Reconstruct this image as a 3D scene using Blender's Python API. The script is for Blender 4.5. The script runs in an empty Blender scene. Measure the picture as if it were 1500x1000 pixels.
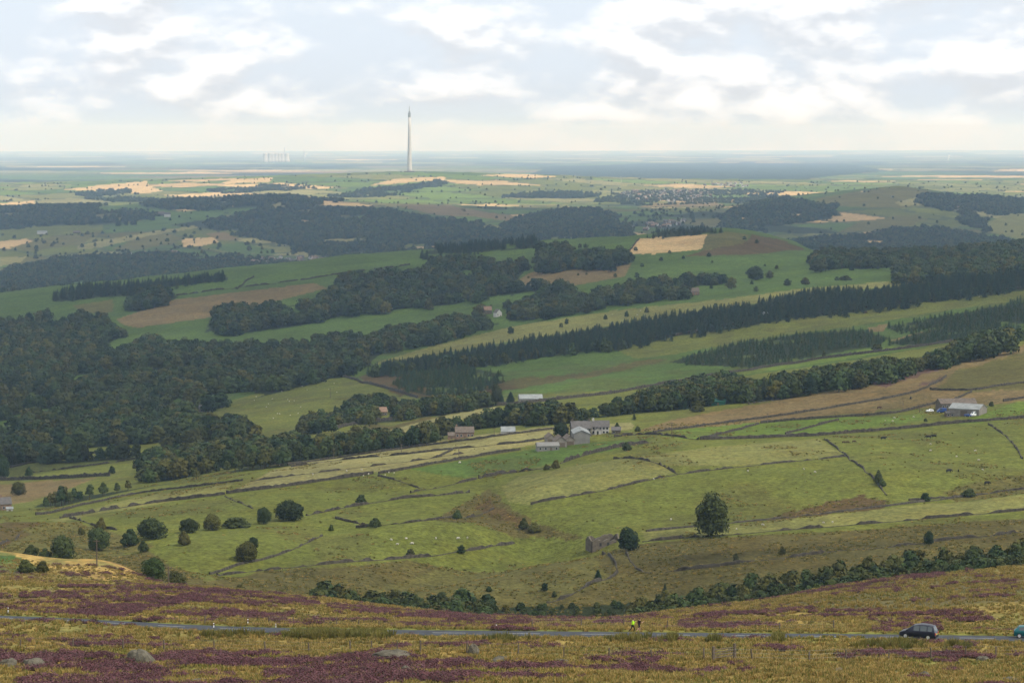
import bpy, math, random
import numpy as np
from mathutils import Vector, Matrix, Euler

random.seed(7)
RNG = np.random.default_rng(11)
S = bpy.context.scene
COL = S.collection
R = math.radians

# ------------------------------------------------------------------ camera
F = 3820.0                      # focal length in photo pixels (1500 px wide)
PITCH = math.atan((500 - 190) / F)
CP, SP = math.cos(PITCH), math.sin(PITCH)
cam_d = bpy.data.cameras.new('camera')
cam = bpy.data.objects.new('camera', cam_d)
COL.objects.link(cam)
cam_d.sensor_width = 36.0
cam_d.lens = 36.0 * F / 1500.0
cam_d.clip_start = 1.0
cam_d.clip_end = 300000.0
cam.rotation_euler = (math.pi / 2 - PITCH, 0, 0)
S.camera = cam

# ------------------------------------------------------------------ light
SUN_AZ = R(118)                 # clockwise from the view direction (+Y)
SUN_EL = R(48)
sdir = Vector((math.sin(SUN_AZ) * math.cos(SUN_EL), math.cos(SUN_AZ) * math.cos(SUN_EL), math.sin(SUN_EL)))
sun_d = bpy.data.lights.new('sun', 'SUN')
sun_d.energy = 5.0
sun_d.angle = R(0.53)
sun_d.color = (1.0, 0.95, 0.86)
sun = bpy.data.objects.new('sun', sun_d)
COL.objects.link(sun)
sun.rotation_euler = sdir.to_track_quat('Z', 'Y').to_euler()

W = bpy.data.worlds.new('World')
S.world = W
W.use_nodes = True
nt = W.node_tree
nt.nodes.clear()
def wn(t, **kw):
    n = nt.nodes.new(t)
    for k, v in kw.items():
        setattr(n, k, v)
    return n
def wl(a, b):
    nt.links.new(a, b)
def wmath(op, a, b=None, clamp=False):
    n = wn('ShaderNodeMath', operation=op, use_clamp=clamp)
    for i, v in enumerate((a, b)):
        if v is None:
            continue
        if isinstance(v, (int, float)):
            n.inputs[i].default_value = v
        else:
            wl(v, n.inputs[i])
    return n.outputs[0]
sky = wn('ShaderNodeTexSky', sky_type='NISHITA', sun_disc=False)
sky.sun_elevation = SUN_EL
sky.sun_rotation = SUN_AZ
sky.altitude = 300
sky.dust_density = 2.0
tc = wn('ShaderNodeTexCoord')
sep = wn('ShaderNodeSeparateXYZ')
wl(tc.outputs['Generated'], sep.inputs[0])
# the clouds: noise on the direction sphere, flattened so that they lie in level banks
def wnoise(sx, sz, oz, detail, rough, off=0.0):
    cmb = wn('ShaderNodeCombineXYZ')
    wl(wmath('ADD', wmath('MULTIPLY', sep.outputs[0], sx), off), cmb.inputs[0])
    wl(wmath('MULTIPLY', sep.outputs[1], sx), cmb.inputs[1])
    wl(wmath('MULTIPLY', wmath('ADD', sep.outputs[2], oz), sz), cmb.inputs[2])
    n = wn('ShaderNodeTexNoise')
    n.inputs['Scale'].default_value = 1.0
    n.inputs['Detail'].default_value = detail
    n.inputs['Roughness'].default_value = rough
    wl(cmb.outputs[0], n.inputs['Vector'])
    return n.outputs['Fac']
OFF = 3.1
n1 = wnoise(24, 50, 0.0, 6, 0.5, OFF)
n2 = wnoise(24, 50, 0.0055, 6, 0.5, OFF)       # the same clouds a little higher: what is above shades what is below
n3 = wnoise(5, 15, 0.0, 3, 0.5, 9.0)
def wramp(v, a, b):
    n = wn('ShaderNodeMapRange', interpolation_type='SMOOTHSTEP')
    n.inputs['From Min'].default_value = a
    n.inputs['From Max'].default_value = b
    wl(v, n.inputs['Value'])
    return n.outputs[0]
cover = wramp(wmath('ADD', n1, wmath('MULTIPLY', wmath('SUBTRACT', n3, 0.5), 0.5)), 0.36, 0.60)
lit = wramp(wmath('SUBTRACT', n1, n2), -0.10, 0.12)
cc = wn('ShaderNodeMix', data_type='RGBA')
cc.inputs['A'].default_value = (5.2, 5.5, 5.9, 1)        # grey undersides
cc.inputs['B'].default_value = (7.9, 7.95, 8.0, 1)       # sunlit tops
wl(lit, cc.inputs['Factor'])
veil = wn('ShaderNodeMix', data_type='RGBA')               # thin high cloud between the banks
veil.inputs['Factor'].default_value = 0.92
veil.inputs['B'].default_value = (5.5, 6.1, 6.85, 1)
wl(sky.outputs[0], veil.inputs['A'])
mx = wn('ShaderNodeMix', data_type='RGBA')
wl(cover, mx.inputs['Factor'])
wl(veil.outputs['Result'], mx.inputs['A'])
wl(cc.outputs['Result'], mx.inputs['B'])
bg = wn('ShaderNodeBackground')
bg.inputs['Strength'].default_value = 0.15
wl(mx.outputs['Result'], bg.inputs['Color'])
wo = wn('ShaderNodeOutputWorld')
wl(bg.outputs[0], wo.inputs['Surface'])

S.view_settings.view_transform = 'Standard'
S.view_settings.look = 'None'
S.view_settings.exposure = 0.0
S.view_settings.gamma = 1.0
S.view_settings.use_curve_mapping = False
S.cycles.volume_bounces = 1
S.cycles.max_bounces = 6
S.cycles.diffuse_bounces = 2
S.cycles.transparent_max_bounces = 8
S.cycles.use_denoising = True

# ------------------------------------------------------------------ noise
def _hash(ix, iy, seed):
    h = (ix.astype(np.int64) * 374761393 + iy.astype(np.int64) * 668265263 + seed * 1274126177) & 0xFFFFFFFF
    h = ((h ^ (h >> 13)) * 1274126177) & 0xFFFFFFFF
    h = h ^ (h >> 16)
    return (h & 0xFFFFFF) / float(0xFFFFFF)
def vnoise(x, y, seed=0):
    x = np.asarray(x, float); y = np.asarray(y, float)
    ix = np.floor(x); iy = np.floor(y)
    fx = x - ix; fy = y - iy
    fx = fx * fx * (3 - 2 * fx); fy = fy * fy * (3 - 2 * fy)
    a = _hash(ix, iy, seed); b = _hash(ix + 1, iy, seed)
    c = _hash(ix, iy + 1, seed); d = _hash(ix + 1, iy + 1, seed)
    return (a * (1 - fx) + b * fx) * (1 - fy) + (c * (1 - fx) + d * fx) * fy
def fbm(x, y, seed=0, oct=4, rough=0.5):
    s = 0; a = 1; t = 0
    for o in range(oct):
        s = s + a * vnoise(x * 2 ** o, y * 2 ** o, seed + 17 * o)
        t += a; a *= rough
    return s / t

# ------------------------------------------------------------------ the lie of the land
# for each distance in metres: how far down the view the ground lies, at a few bearings
PROFILE = [
 (200, {0: 1015, 1500: 1012}),
 (260, {0: 962, 750: 962, 1500: 966}),
 (310, {0: 926, 300: 926, 750: 928, 1000: 930, 1300: 932, 1500: 934}),
 (360, {0: 903, 200: 905, 400: 908, 600: 912, 750: 914, 900: 914, 1100: 912, 1300: 911, 1500: 912}),
 (430, {0: 870, 200: 873, 400: 882, 600: 899, 700: 907, 750: 909, 850: 909, 920: 906, 1000: 898, 1100: 890, 1300: 873, 1500: 864}),
 (500, {0: 852, 200: 856, 300: 860, 400: 869, 500: 881, 600: 895, 700: 907, 750: 913, 900: 911, 1000: 897, 1100: 882, 1200: 866, 1300: 854, 1500: 840}),
 (560, {0: 842, 200: 852, 300: 866, 400: 882, 600: 915, 750: 930, 900: 930, 1000: 910, 1100: 890, 1200: 866, 1350: 846, 1500: 827}),
 (620, {-300: 800, 0: 807, 60: 815, 85: 823, 115: 818, 150: 818, 190: 831, 225: 852, 260: 880, 400: 905, 750: 940, 1000: 925, 1200: 890, 1500: 850}),
 (700, {0: 842, 200: 870, 400: 905, 600: 925, 750: 935, 900: 930, 1100: 905, 1300: 872, 1500: 850}),
 (780, {0: 830, 200: 850, 400: 876, 600: 902, 750: 915, 900: 910, 1100: 882, 1300: 850, 1500: 830}),
 (850, {0: 806, 200: 815, 400: 838, 600: 858, 750: 864, 900: 845, 1100: 815, 1300: 800, 1500: 788}),
 (900, {0: 788, 200: 795, 400: 803, 600: 818, 750: 822, 900: 797, 1050: 785, 1300: 770, 1500: 755}),
 (1000, {0: 765, 200: 762, 400: 755, 600: 750, 750: 745, 900: 735, 1100: 725, 1300: 710, 1500: 700}),
 (1100, {0: 752, 200: 735, 400: 706, 600: 692, 750: 687, 900: 676, 1100: 666, 1300: 660, 1500: 648}),
 (1250, {0: 740, 60: 752, 200: 718, 400: 685, 600: 657, 750: 640, 900: 634, 1100: 628, 1300: 616, 1500: 602}),
 (1400, {0: 727, 200: 704, 400: 672, 600: 646, 750: 622, 900: 611, 1100: 590, 1300: 570, 1500: 555}),
 (1600, {0: 697, 200: 680, 400: 648, 600: 622, 750: 606, 900: 596, 1100: 573, 1300: 545, 1400: 520, 1500: 500}),
 (1800, {0: 660, 200: 648, 400: 615, 600: 596, 750: 582, 900: 572, 1100: 556, 1300: 540, 1400: 522, 1500: 505}),
 (2100, {0: 612, 200: 597, 400: 572, 600: 555, 750: 540, 900: 524, 1100: 508, 1300: 492, 1500: 474}),
 (2400, {0: 570, 200: 558, 400: 545, 600: 532, 750: 513, 900: 496, 1100: 465, 1300: 443, 1500: 420}),
 (2800, {0: 530, 200: 515, 400: 497, 600: 482, 750: 465, 900: 442, 1100: 420, 1300: 407, 1500: 398}),
 (3200, {0: 488, 200: 460, 400: 440, 600: 424, 750: 408, 900: 384, 1100: 380, 1300: 386, 1500: 378}),
 (3600, {0: 440, 80: 428, 220: 411, 330: 399, 440: 389, 520: 379, 620: 371, 790: 357, 930: 348, 1040: 336, 1095: 339, 1165: 360, 1200: 376, 1350: 372, 1500: 363}),
 (4200, {0: 438, 200: 431, 400: 418, 600: 403, 750: 393, 900: 386, 1100: 382, 1300: 392, 1500: 384}),
 (4800, {0: 400, 200: 392, 400: 389, 600: 370, 750: 362, 900: 354, 1100: 360, 1300: 365, 1500: 356}),
 (5400, {0: 365, 200: 362, 400: 358, 600: 343, 750: 337, 900: 332, 1100: 332, 1300: 330, 1500: 335}),
 (6000, {0: 337, 200: 330, 400: 322, 600: 314, 750: 314, 900: 314, 1100: 304, 1300: 294, 1500: 314}),
 (6600, {0: 308, 200: 300, 330: 292, 400: 288, 480: 294, 600: 301, 750: 304, 900: 304, 1040: 305, 1150: 288, 1250: 277, 1330: 271, 1430: 290, 1500: 297}),
 (7400, {0: 308, 200: 304, 400: 301, 600: 301, 750: 303, 900: 303, 1100: 299, 1300: 291, 1500: 301}),
 (8600, {0: 298, 200: 295, 400: 291, 600: 291, 750: 292, 900: 292, 1100: 290, 1300: 284, 1500: 288}),
 (10000, {0: 286, 200: 283, 400: 277, 600: 275, 750: 276, 900: 280, 1100: 279, 1300: 277, 1500: 278}),
 (13000, {0: 271, 200: 265, 350: 260, 480: 256, 600: 251.5, 700: 254, 800: 257, 900: 262, 1100: 266, 1300: 266, 1500: 266}),
 (16000, {0: 268, 400: 262, 600: 259, 900: 263, 1500: 261}),
 (22000, {0: 252, 1500: 250}),
 (35000, {0: 239, 1500: 237}),
 (60000, {0: 228, 1500: 226}),
 (95000, {0: 222, 1500: 220}),
]
FAR_A = [0, 3900, 4200, 4800, 5400, 6000, 6600, 7400, 8600, 10000, 13000, 1e6]
FAR_B = [0, 3900, 5200, 6200, 7000, 7800, 8600, 9300, 10200, 11200, 13000, 1e6]
def far(y):
    return float(np.interp(y, FAR_A, FAR_B))      # distances beyond the ridge, from first estimate to metres
PROFILE = [(far(y), d) for y, d in PROFILE]
PXD = np.arange(-700, 2201, 8.0)
YS = np.array([p[0] for p in PROFILE], float)
tab = np.zeros((len(PROFILE), len(PXD)))
kern = np.exp(-0.5 * (np.arange(-12, 13) * 8 / 26.0) ** 2); kern /= kern.sum()
for k, (Y, d) in enumerate(PROFILE):
    xs = sorted(d)
    v = np.interp(PXD, xs, [d[x] for x in xs])
    vp = np.pad(v, 12, mode='edge')
    v = np.convolve(vp, kern, 'valid')
    t = (500 - v) / F
    tab[k] = Y * (t * CP - SP) / (CP + t * SP)
YS = np.concatenate([[-300.0, 0.0, 60.0, 130.0], YS])
tab = np.vstack([np.full(len(PXD), 12.0), np.full(len(PXD), -2.0), np.full(len(PXD), -20.0), np.full(len(PXD), -34.0), tab])
def pchip(x, y, xn):
    h = np.diff(x)[:, None]; dl = np.diff(y, axis=0) / h
    m = np.zeros_like(y)
    w1 = 2 * h[1:] + h[:-1]; w2 = h[1:] + 2 * h[:-1]
    ok = dl[:-1] * dl[1:] > 0
    with np.errstate(divide='ignore', invalid='ignore'):
        hm = (w1 + w2) / (w1 / dl[:-1] + w2 / dl[1:])
    m[1:-1] = np.where(ok, hm, 0)
    m[0] = dl[0]; m[-1] = dl[-1]
    i = np.clip(np.searchsorted(x, xn) - 1, 0, len(x) - 2)
    hh = (x[i + 1] - x[i])[:, None]; s = ((xn - x[i]) / (x[i + 1] - x[i]))[:, None]
    return ((1 + 2 * s) * (1 - s) ** 2 * y[i] + s * (1 - s) ** 2 * hh * m[i] + s * s * (3 - 2 * s) * y[i + 1] + s * s * (s - 1) * hh * m[i + 1])
YD = np.concatenate([np.linspace(-300, 190, 60), np.exp(np.linspace(math.log(200), math.log(95000), 1600))])
ZG = pchip(YS, tab, YD)
def base_z(X, Y):
    X = np.asarray(X, float); Y = np.asarray(Y, float)
    px = np.clip(750 + F * X / (1.005 * np.maximum(Y, 60)), PXD[0], PXD[-1] - 0.01)
    a = (px - PXD[0]) / 8.0; ia = a.astype(int); fa = a - ia
    j = np.clip(np.searchsorted(YD, Y) - 1, 0, len(YD) - 2)
    fj = np.clip((Y - YD[j]) / (YD[j + 1] - YD[j]), 0, 1)
    return (ZG[j, ia] * (1 - fa) + ZG[j, ia + 1] * fa) * (1 - fj) + (ZG[j + 1, ia] * (1 - fa) + ZG[j + 1, ia + 1] * fa) * fj
def ray(px, py):
    a = (px - 750) / F; b = (500 - py) / F
    return np.array([a, CP + b * SP, -SP + b * CP])
def project(X, Y, Z):
    den = Y * CP - Z * SP
    return 750 + F * X / den, 500 - F * (Y * SP + Z * CP) / den
def cast(px, py, zf, y0=120.0, y1=90000.0):
    d = ray(px, py)
    Yr = np.exp(np.linspace(math.log(y0), math.log(y1), 2600))
    g = zf(Yr * d[0] / d[1], Yr) - Yr * d[2] / d[1]
    hit = np.nonzero(g >= 0)[0]
    if len(hit) == 0:
        # the ray skims over this crest: take the place it passes closest to the ground
        i = int(np.argmax(g / Yr)); Yh = Yr[i]
    else:
        i = hit[0]
        if i == 0: Yh = Yr[0]
        else:
            Yh = Yr[i - 1] + (Yr[i] - Yr[i - 1]) * (-g[i - 1]) / (g[i] - g[i - 1])
    return Yh * d[0] / d[1], Yh
# the moor road runs on a bench cut into the slope
ROAD_PX = [(-120, 899), (-50, 902.5), (0, 905), (75, 908), (150, 912), (225, 916), (300, 919.5), (375, 922), (450, 924), (600, 926.5), (750, 928), (875, 929.2), (1000, 930.5), (1150, 931.7), (1300, 933), (1400, 934.5), (1500, 936), (1600, 937)]
road_pts = np.array([cast(x, y, base_z, 200, 480) for x, y in ROAD_PX])
rx = np.linspace(road_pts[0, 0], road_pts[-1, 0], 240)
ry = np.interp(rx, road_pts[:, 0], road_pts[:, 1])
ry = np.convolve(np.pad(ry, 10, mode='edge'), np.ones(21) / 21, 'valid')
rz = base_z(rx, ry)
rz = np.convolve(np.pad(rz, 10, mode='edge'), np.ones(21) / 21, 'valid')
def road_at(X):
    return np.interp(X, rx, ry), np.interp(X, rx, rz)
ROAD_SLOPE = -0.085
def seg_dist(X, Y, pts):
    d = np.full(X.shape, 1e9)
    for (ax, ay), (bx, by) in zip(pts[:-1], pts[1:]):
        t = np.clip(((X - ax) * (bx - ax) + (Y - ay) * (by - ay)) / ((bx - ax) ** 2 + (by - ay) ** 2 + 1e-9), 0, 1)
        d = np.minimum(d, np.hypot(X - ax - t * (bx - ax), Y - ay - t * (by - ay)))
    return d
FOLDS = [  # hollows and rounded backs on the facing hillside
 ([(722, 716), (702, 738), (745, 765), (800, 792), (850, 806)], -4.0, 15), ([(770, 796), (690, 825), (600, 850), (540, 872)], -5.0, 20), ([(880, 860), (800, 850), (700, 872)], 3.5, 28),
 ([(790, 722), (860, 706), (930, 690)], 3.5, 32), ([(1000, 720), (1150, 705), (1270, 700)], 3.0, 40), ([(930, 850), (985, 872), (1010, 880)], -3.0, 16),
 ([(1400, 722), (1500, 705)], -3.0, 18), ([(420, 800), (520, 790), (620, 785)], 3.0, 30), ([(330, 832), (420, 810), (480, 782)], -3.0, 16), ([(640, 790), (720, 780)], 2.0, 24),
 ([(560, 715), (640, 705), (690, 702)], -2.0, 16), ([(20, 782), (80, 770), (150, 790), (230, 815)], -4.0, 16)]
FOLDS = [([cast(x, y, base_z, 700, 1300) for x, y in p], h, w) for p, h, w in FOLDS]
def ground_z(X, Y):
    X = np.asarray(X, float); Y = np.asarray(Y, float)
    z = base_z(X, Y)
    near = np.clip((700 - Y) / 150, 0, 1)
    amp1 = near * 0.55 + (1 - near) * np.clip(Y / 1000, 0.6, 8) * 0.9
    z = z + (fbm(X / 26, Y / 26, 3, 3) - 0.5) * near * 1.5
    z = z + (fbm(X / 5, Y / 5, 5, 2) - 0.5) * near * 0.45
    far = 1 - near
    z = z + (fbm(X / 70, Y / 110, 21, 4) - 0.5) * far * np.clip(Y / 1000, 0.5, 3.0) * 3.3
    hm_ = (Y > 660) & (Y < 1400)
    if np.any(hm_):
        xx = X[hm_] if X.ndim else X; yy = Y[hm_] if Y.ndim else Y
        add = np.zeros(np.shape(xx))
        for p, h, w in FOLDS:
            add = add + h * np.exp(-(seg_dist(xx, yy, p) / w) ** 2)
        if X.ndim: z[hm_] += add
        else: z = z + add
    m = (Y > 200) & (Y < 480)
    if np.any(m):
        yr, zr = road_at(X)
        t = Y - yr
        bench = zr + ROAD_SLOPE * t
        w = 1 - np.clip((np.abs(t) - 4.2) / 7.0, 0, 1)
        w = w * w * (3 - 2 * w)
        z = np.where(m, z * (1 - w) + bench * w, z)
    return z
def at(px, py, y0=120.0, y1=90000.0):
    x, y = cast(px, py, ground_z, far(y0), far(y1))
    return Vector((x, y, float(ground_z(x, y))))

# ------------------------------------------------------------------ helpers
def link(o, parent=None):
    COL.objects.link(o)
    if parent is not None:
        o.parent = parent
    return o
def tag(o, label=None, cat=None, group=None, kind=None):
    if label: o['label'] = label
    if cat: o['category'] = cat
    if group: o['group'] = group
    if kind: o['kind'] = kind
    return o
def empty(name, loc, rz=0.0):
    o = bpy.data.objects.new(name, None)
    o.empty_display_size = 0.5
    o.location = loc
    o.rotation_euler = (0, 0, rz)
    return link(o)
class MB:
    """collects shapes for one mesh"""
    def __init__(s):
        s.v = []; s.f = []; s.m = []
    def add(s, vs, fs, mi=0):
        n = len(s.v)
        s.v += [tuple(v) for v in vs]
        s.f += [tuple(i + n for i in f) for f in fs]
        s.m += [mi] * len(fs)
        return s
    def box(s, x0, x1, y0, y1, z0, z1, mi=0):
        vs = [(x0, y0, z0), (x1, y0, z0), (x1, y1, z0), (x0, y1, z0), (x0, y0, z1), (x1, y0, z1), (x1, y1, z1), (x0, y1, z1)]
        return s.add(vs, [(3, 2, 1, 0), (4, 5, 6, 7), (0, 1, 5, 4), (1, 2, 6, 5), (2, 3, 7, 6), (3, 0, 4, 7)], mi)
    def loft(s, rings, mi=0, cap=True):
        n = len(rings[0]); vs = [p for r in rings for p in r]; fs = []
        for k in range(len(rings) - 1):
            for i in range(n):
                fs.append((k * n + i, k * n + (i + 1) % n, (k + 1) * n + (i + 1) % n, (k + 1) * n + i))
        if cap:
            fs.append(tuple(range(n - 1, -1, -1)))
            fs.append(tuple((len(rings) - 1) * n + i for i in range(n)))
        return s.add(vs, fs, mi)
    def tube(s, pts, rads, n=6, mi=0):
        rings = []
        for k, p in enumerate(pts):
            p = Vector(p)
            a = Vector(pts[max(k - 1, 0)]); b = Vector(pts[min(k + 1, len(pts) - 1)])
            d = (b - a).normalized()
            u = d.cross(Vector((0, 1, 0)) if abs(d.y) < 0.9 else Vector((1, 0, 0))).normalized()
            w = d.cross(u)
            rings.append([p + (u * math.cos(2 * math.pi * i / n) + w * math.sin(2 * math.pi * i / n)) * rads[k] for i in range(n)])
        return s.loft(rings, mi)
    def mesh(s, name, mats):
        me = bpy.data.meshes.new(name)
        me.from_pydata(s.v, [], s.f)
        for m in (mats if isinstance(mats, (list, tuple)) else [mats]):
            me.materials.append(m)
        me.polygons.foreach_set('material_index', s.m)
        me.update()
        return me
    def build(s, name, mats, parent=None, smooth=False):
        me = s.mesh(name, mats)
        if smooth:
            me.shade_smooth()
        return link(bpy.data.objects.new(name, me), parent)

# ------------------------------------------------------------------ materials
def mat(name, col, rough=0.85, var=0.2, scale=3.0, spec=0.2, col2=None, metal=0.0, bump=0.0):
    m = bpy.data.materials.new(name)
    m.use_nodes = True
    t = m.node_tree
    b = t.nodes['Principled BSDF']
    b.inputs['Roughness'].default_value = rough
    b.inputs['Specular IOR Level'].default_value = spec
    b.inputs['Metallic'].default_value = metal
    c1 = tuple(col) + (1,)
    if var > 0 or col2:
        g = t.nodes.new('ShaderNodeNewGeometry')
        n = t.nodes.new('ShaderNodeTexNoise')
        n.inputs['Scale'].default_value = scale
        n.inputs['Detail'].default_value = 5
        n.inputs['Roughness'].default_value = 0.6
        t.links.new(g.outputs['Position'], n.inputs['Vector'])
        r = t.nodes.new('ShaderNodeMapRange')
        r.inputs['From Min'].default_value = 0.3
        r.inputs['From Max'].default_value = 0.7
        t.links.new(n.outputs['Fac'], r.inputs['Value'])
        x = t.nodes.new('ShaderNodeMix'); x.data_type = 'RGBA'
        x.inputs['A'].default_value = tuple(c * (1 - var) for c in col) + (1,)
        x.inputs['B'].default_value = (tuple(col2) + (1,)) if col2 else tuple(min(1, c * (1 + var)) for c in col) + (1,)
        t.links.new(r.outputs[0], x.inputs['Factor'])
        t.links.new(x.outputs['Result'], b.inputs['Base Color'])
        if bump:
            bp = t.nodes.new('ShaderNodeBump')
            bp.inputs['Strength'].default_value = bump
            bp.inputs['Distance'].default_value = 0.1
            t.links.new(n.outputs['Fac'], bp.inputs['Height'])
            t.links.new(bp.outputs[0], b.inputs['Normal'])
    else:
        b.inputs['Base Color'].default_value = c1
    return m
def foliage(name, c1, c2, trans=0.12, hue=1.0):
    """leaf colour differs from tree to tree and from clump to clump"""
    m = bpy.data.materials.new(name)
    m.use_nodes = True
    t = m.node_tree
    b = t.nodes['Principled BSDF']
    b.inputs['Roughness'].default_value = 0.75
    b.inputs['Specular IOR Level'].default_value = 0.15
    oi = t.nodes.new('ShaderNodeObjectInfo')
    g = t.nodes.new('ShaderNodeNewGeometry')
    n = t.nodes.new('ShaderNodeTexNoise')
    n.inputs['Scale'].default_value = 0.55
    n.inputs['Detail'].default_value = 3
    t.links.new(g.outputs['Position'], n.inputs['Vector'])
    a = t.nodes.new('ShaderNodeMath'); a.operation = 'MULTIPLY_ADD'
    a.inputs[1].default_value = 0.75; a.inputs[2].default_value = -0.12
    t.links.new(oi.outputs['Random'], a.inputs[0])
    s = t.nodes.new('ShaderNodeMath'); s.operation = 'MULTIPLY_ADD'; s.use_clamp = True
    s.inputs[1].default_value = 0.6
    t.links.new(n.outputs['Fac'], s.inputs[0]); t.links.new(a.outputs[0], s.inputs[2])
    x = t.nodes.new('ShaderNodeMix'); x.data_type = 'RGBA'
    x.inputs['A'].default_value = tuple(c1) + (1,)
    x.inputs['B'].default_value = tuple(c2) + (1,)
    t.links.new(s.outputs[0], x.inputs['Factor'])
    # a few plants are yellower or browner, a few bluer
    h2 = t.nodes.new('ShaderNodeMath'); h2.operation = 'MULTIPLY'; h2.inputs[1].default_value = 7.31
    t.links.new(oi.outputs['Random'], h2.inputs[0])
    h3 = t.nodes.new('ShaderNodeMath'); h3.operation = 'FRACT'
    t.links.new(h2.outputs[0], h3.inputs[0])
    rp_ = t.nodes.new('ShaderNodeValToRGB')
    el = rp_.color_ramp.elements
    el[0].position = 0.0; el[0].color = (0.75, 1.0, 1.15, 1)
    el[1].position = 1.0; el[1].color = (1.55, 1.12, 0.85, 1)
    e3 = el.new(0.55); e3.color = (1, 1, 1, 1)
    t.links.new(h3.outputs[0], rp_.inputs[0])
    y_ = t.nodes.new('ShaderNodeMix'); y_.data_type = 'RGBA'; y_.blend_type = 'MULTIPLY'
    y_.inputs['Factor'].default_value = hue
    t.links.new(x.outputs['Result'], y_.inputs['A']); t.links.new(rp_.outputs[0], y_.inputs['B'])
    x = y_
    t.links.new(x.outputs['Result'], b.inputs['Base Color'])
    tr = t.nodes.new('ShaderNodeBsdfTranslucent')
    t.links.new(x.outputs['Result'], tr.inputs['Color'])
    ms = t.nodes.new('ShaderNodeMixShader')
    ms.inputs[0].default_value = trans
    t.links.new(b.outputs[0], ms.inputs[1]); t.links.new(tr.outputs[0], ms.inputs[2])
    t.links.new(ms.outputs[0], t.nodes['Material Output'].inputs['Surface'])
    return m
M = {
 'leaf': foliage('broadleaf_leaves', (0.009, 0.019, 0.006), (0.066, 0.080, 0.019)),
 'needle': foliage('conifer_needles', (0.012, 0.028, 0.014), (0.034, 0.055, 0.022), 0.1),
 'young': foliage('young_conifer_needles', (0.026, 0.052, 0.018), (0.062, 0.092, 0.030), 0.15),
 'shrub': foliage('shrub_leaves', (0.022, 0.034, 0.009), (0.070, 0.082, 0.022)),
 'birch': foliage('birch_leaves', (0.034, 0.050, 0.014), (0.082, 0.094, 0.028)),
 'bark': mat('bark', (0.085, 0.068, 0.05), 0.9, 0.35, 4),
 'stone': mat('drystone', (0.056, 0.049, 0.038), 0.95, 0.7, 0.9, 0.1, bump=0.6),
 'sandstone': mat('blackened_sandstone', (0.105, 0.088, 0.066), 0.9, 0.3, 0.9, bump=0.4),
 'slate': mat('slate_roof', (0.10, 0.092, 0.085), 0.7, 0.25, 0.8),
 'slate_brown': mat('stone_slate_roof', (0.125, 0.10, 0.078), 0.85, 0.3, 0.8),
 'white': mat('white_render', (0.46, 0.45, 0.425), 0.8, 0.08, 0.6),
 'concrete': mat('concrete', (0.47, 0.45, 0.42), 0.85, 0.12, 0.03),
 'sheet': mat('fibre_cement_sheet', (0.19, 0.185, 0.17), 0.75, 0.15, 0.5),
 'sheet_pale': mat('pale_sheet', (0.22, 0.232, 0.225), 0.7, 0.25, 0.4),
 'boarding': mat('grey_boarding', (0.20, 0.18, 0.155), 0.85, 0.25, 0.6),
 'green_sheet': mat('green_sheet', (0.02, 0.10, 0.07), 0.6, 0.15, 0.5),
 'rust_brick': mat('brown_brick', (0.20, 0.13, 0.09), 0.9, 0.25, 0.8),
 'glass': mat('dark_glass', (0.03, 0.035, 0.04), 0.15, 0.0, 1, 0.5),
 'wood': mat('weathered_wood', (0.12, 0.095, 0.07), 0.9, 0.3, 6),
 'wire': mat('fence_wire', (0.15, 0.15, 0.15), 0.5, 0, 1, 0.5, metal=0.7),
 'plastic_white': mat('white_plastic', (0.8, 0.8, 0.78), 0.6, 0.05, 4),
 'plastic_dark': mat('black_plastic', (0.02, 0.02, 0.02), 0.6, 0, 4),
 'red': mat('red_reflector', (0.5, 0.03, 0.02), 0.35, 0, 1, 0.5),
 'asphalt': mat('asphalt', (0.050, 0.054, 0.062), 0.9, 0.25, 0.8, 0.15),
 'paint': mat('road_paint', (0.60, 0.60, 0.57), 0.7, 0.25, 5),
 'gritstone': mat('gritstone', (0.105, 0.094, 0.070), 0.95, 0.45, 1.6, 0.1, bump=0.9),
 'hide_black': mat('black_hide', (0.012, 0.011, 0.010), 0.7, 0.2, 8),
 'hide_brown': mat('brown_hide', (0.06, 0.032, 0.018), 0.7, 0.2, 8),
 'wool': mat('wool', (0.48, 0.45, 0.38), 0.95, 0.12, 8),
}

# ------------------------------------------------------------------ the ground
LAND = {
 'pasture': (0.122, 0.136, 0.026), 'lush': (0.080, 0.128, 0.025), 'deep': (0.062, 0.105, 0.024), 'rough': (0.098, 0.084, 0.026),
 'hay': (0.225, 0.208, 0.080), 'straw': (0.44, 0.31, 0.145), 'bracken': (0.092, 0.062, 0.024), 'bright': (0.120, 0.175, 0.026),
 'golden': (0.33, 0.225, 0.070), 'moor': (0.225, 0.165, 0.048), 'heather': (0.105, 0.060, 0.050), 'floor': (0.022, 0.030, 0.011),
 'tan': (0.175, 0.128, 0.054), 'olive': (0.115, 0.106, 0.030), 'mown': (0.172, 0.172, 0.050), 'verge': (0.125, 0.145, 0.028), 'peat': (0.055, 0.042, 0.028),
 'water': (0.10, 0.12, 0.14), 'greymoor': (0.135, 0.115, 0.048),
}
LAND = {k: tuple(c * (1.0 if k in ('straw', 'golden', 'moor', 'water', 'floor', 'heather') else 0.86) for c in v) for k, v in LAND.items()}
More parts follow.
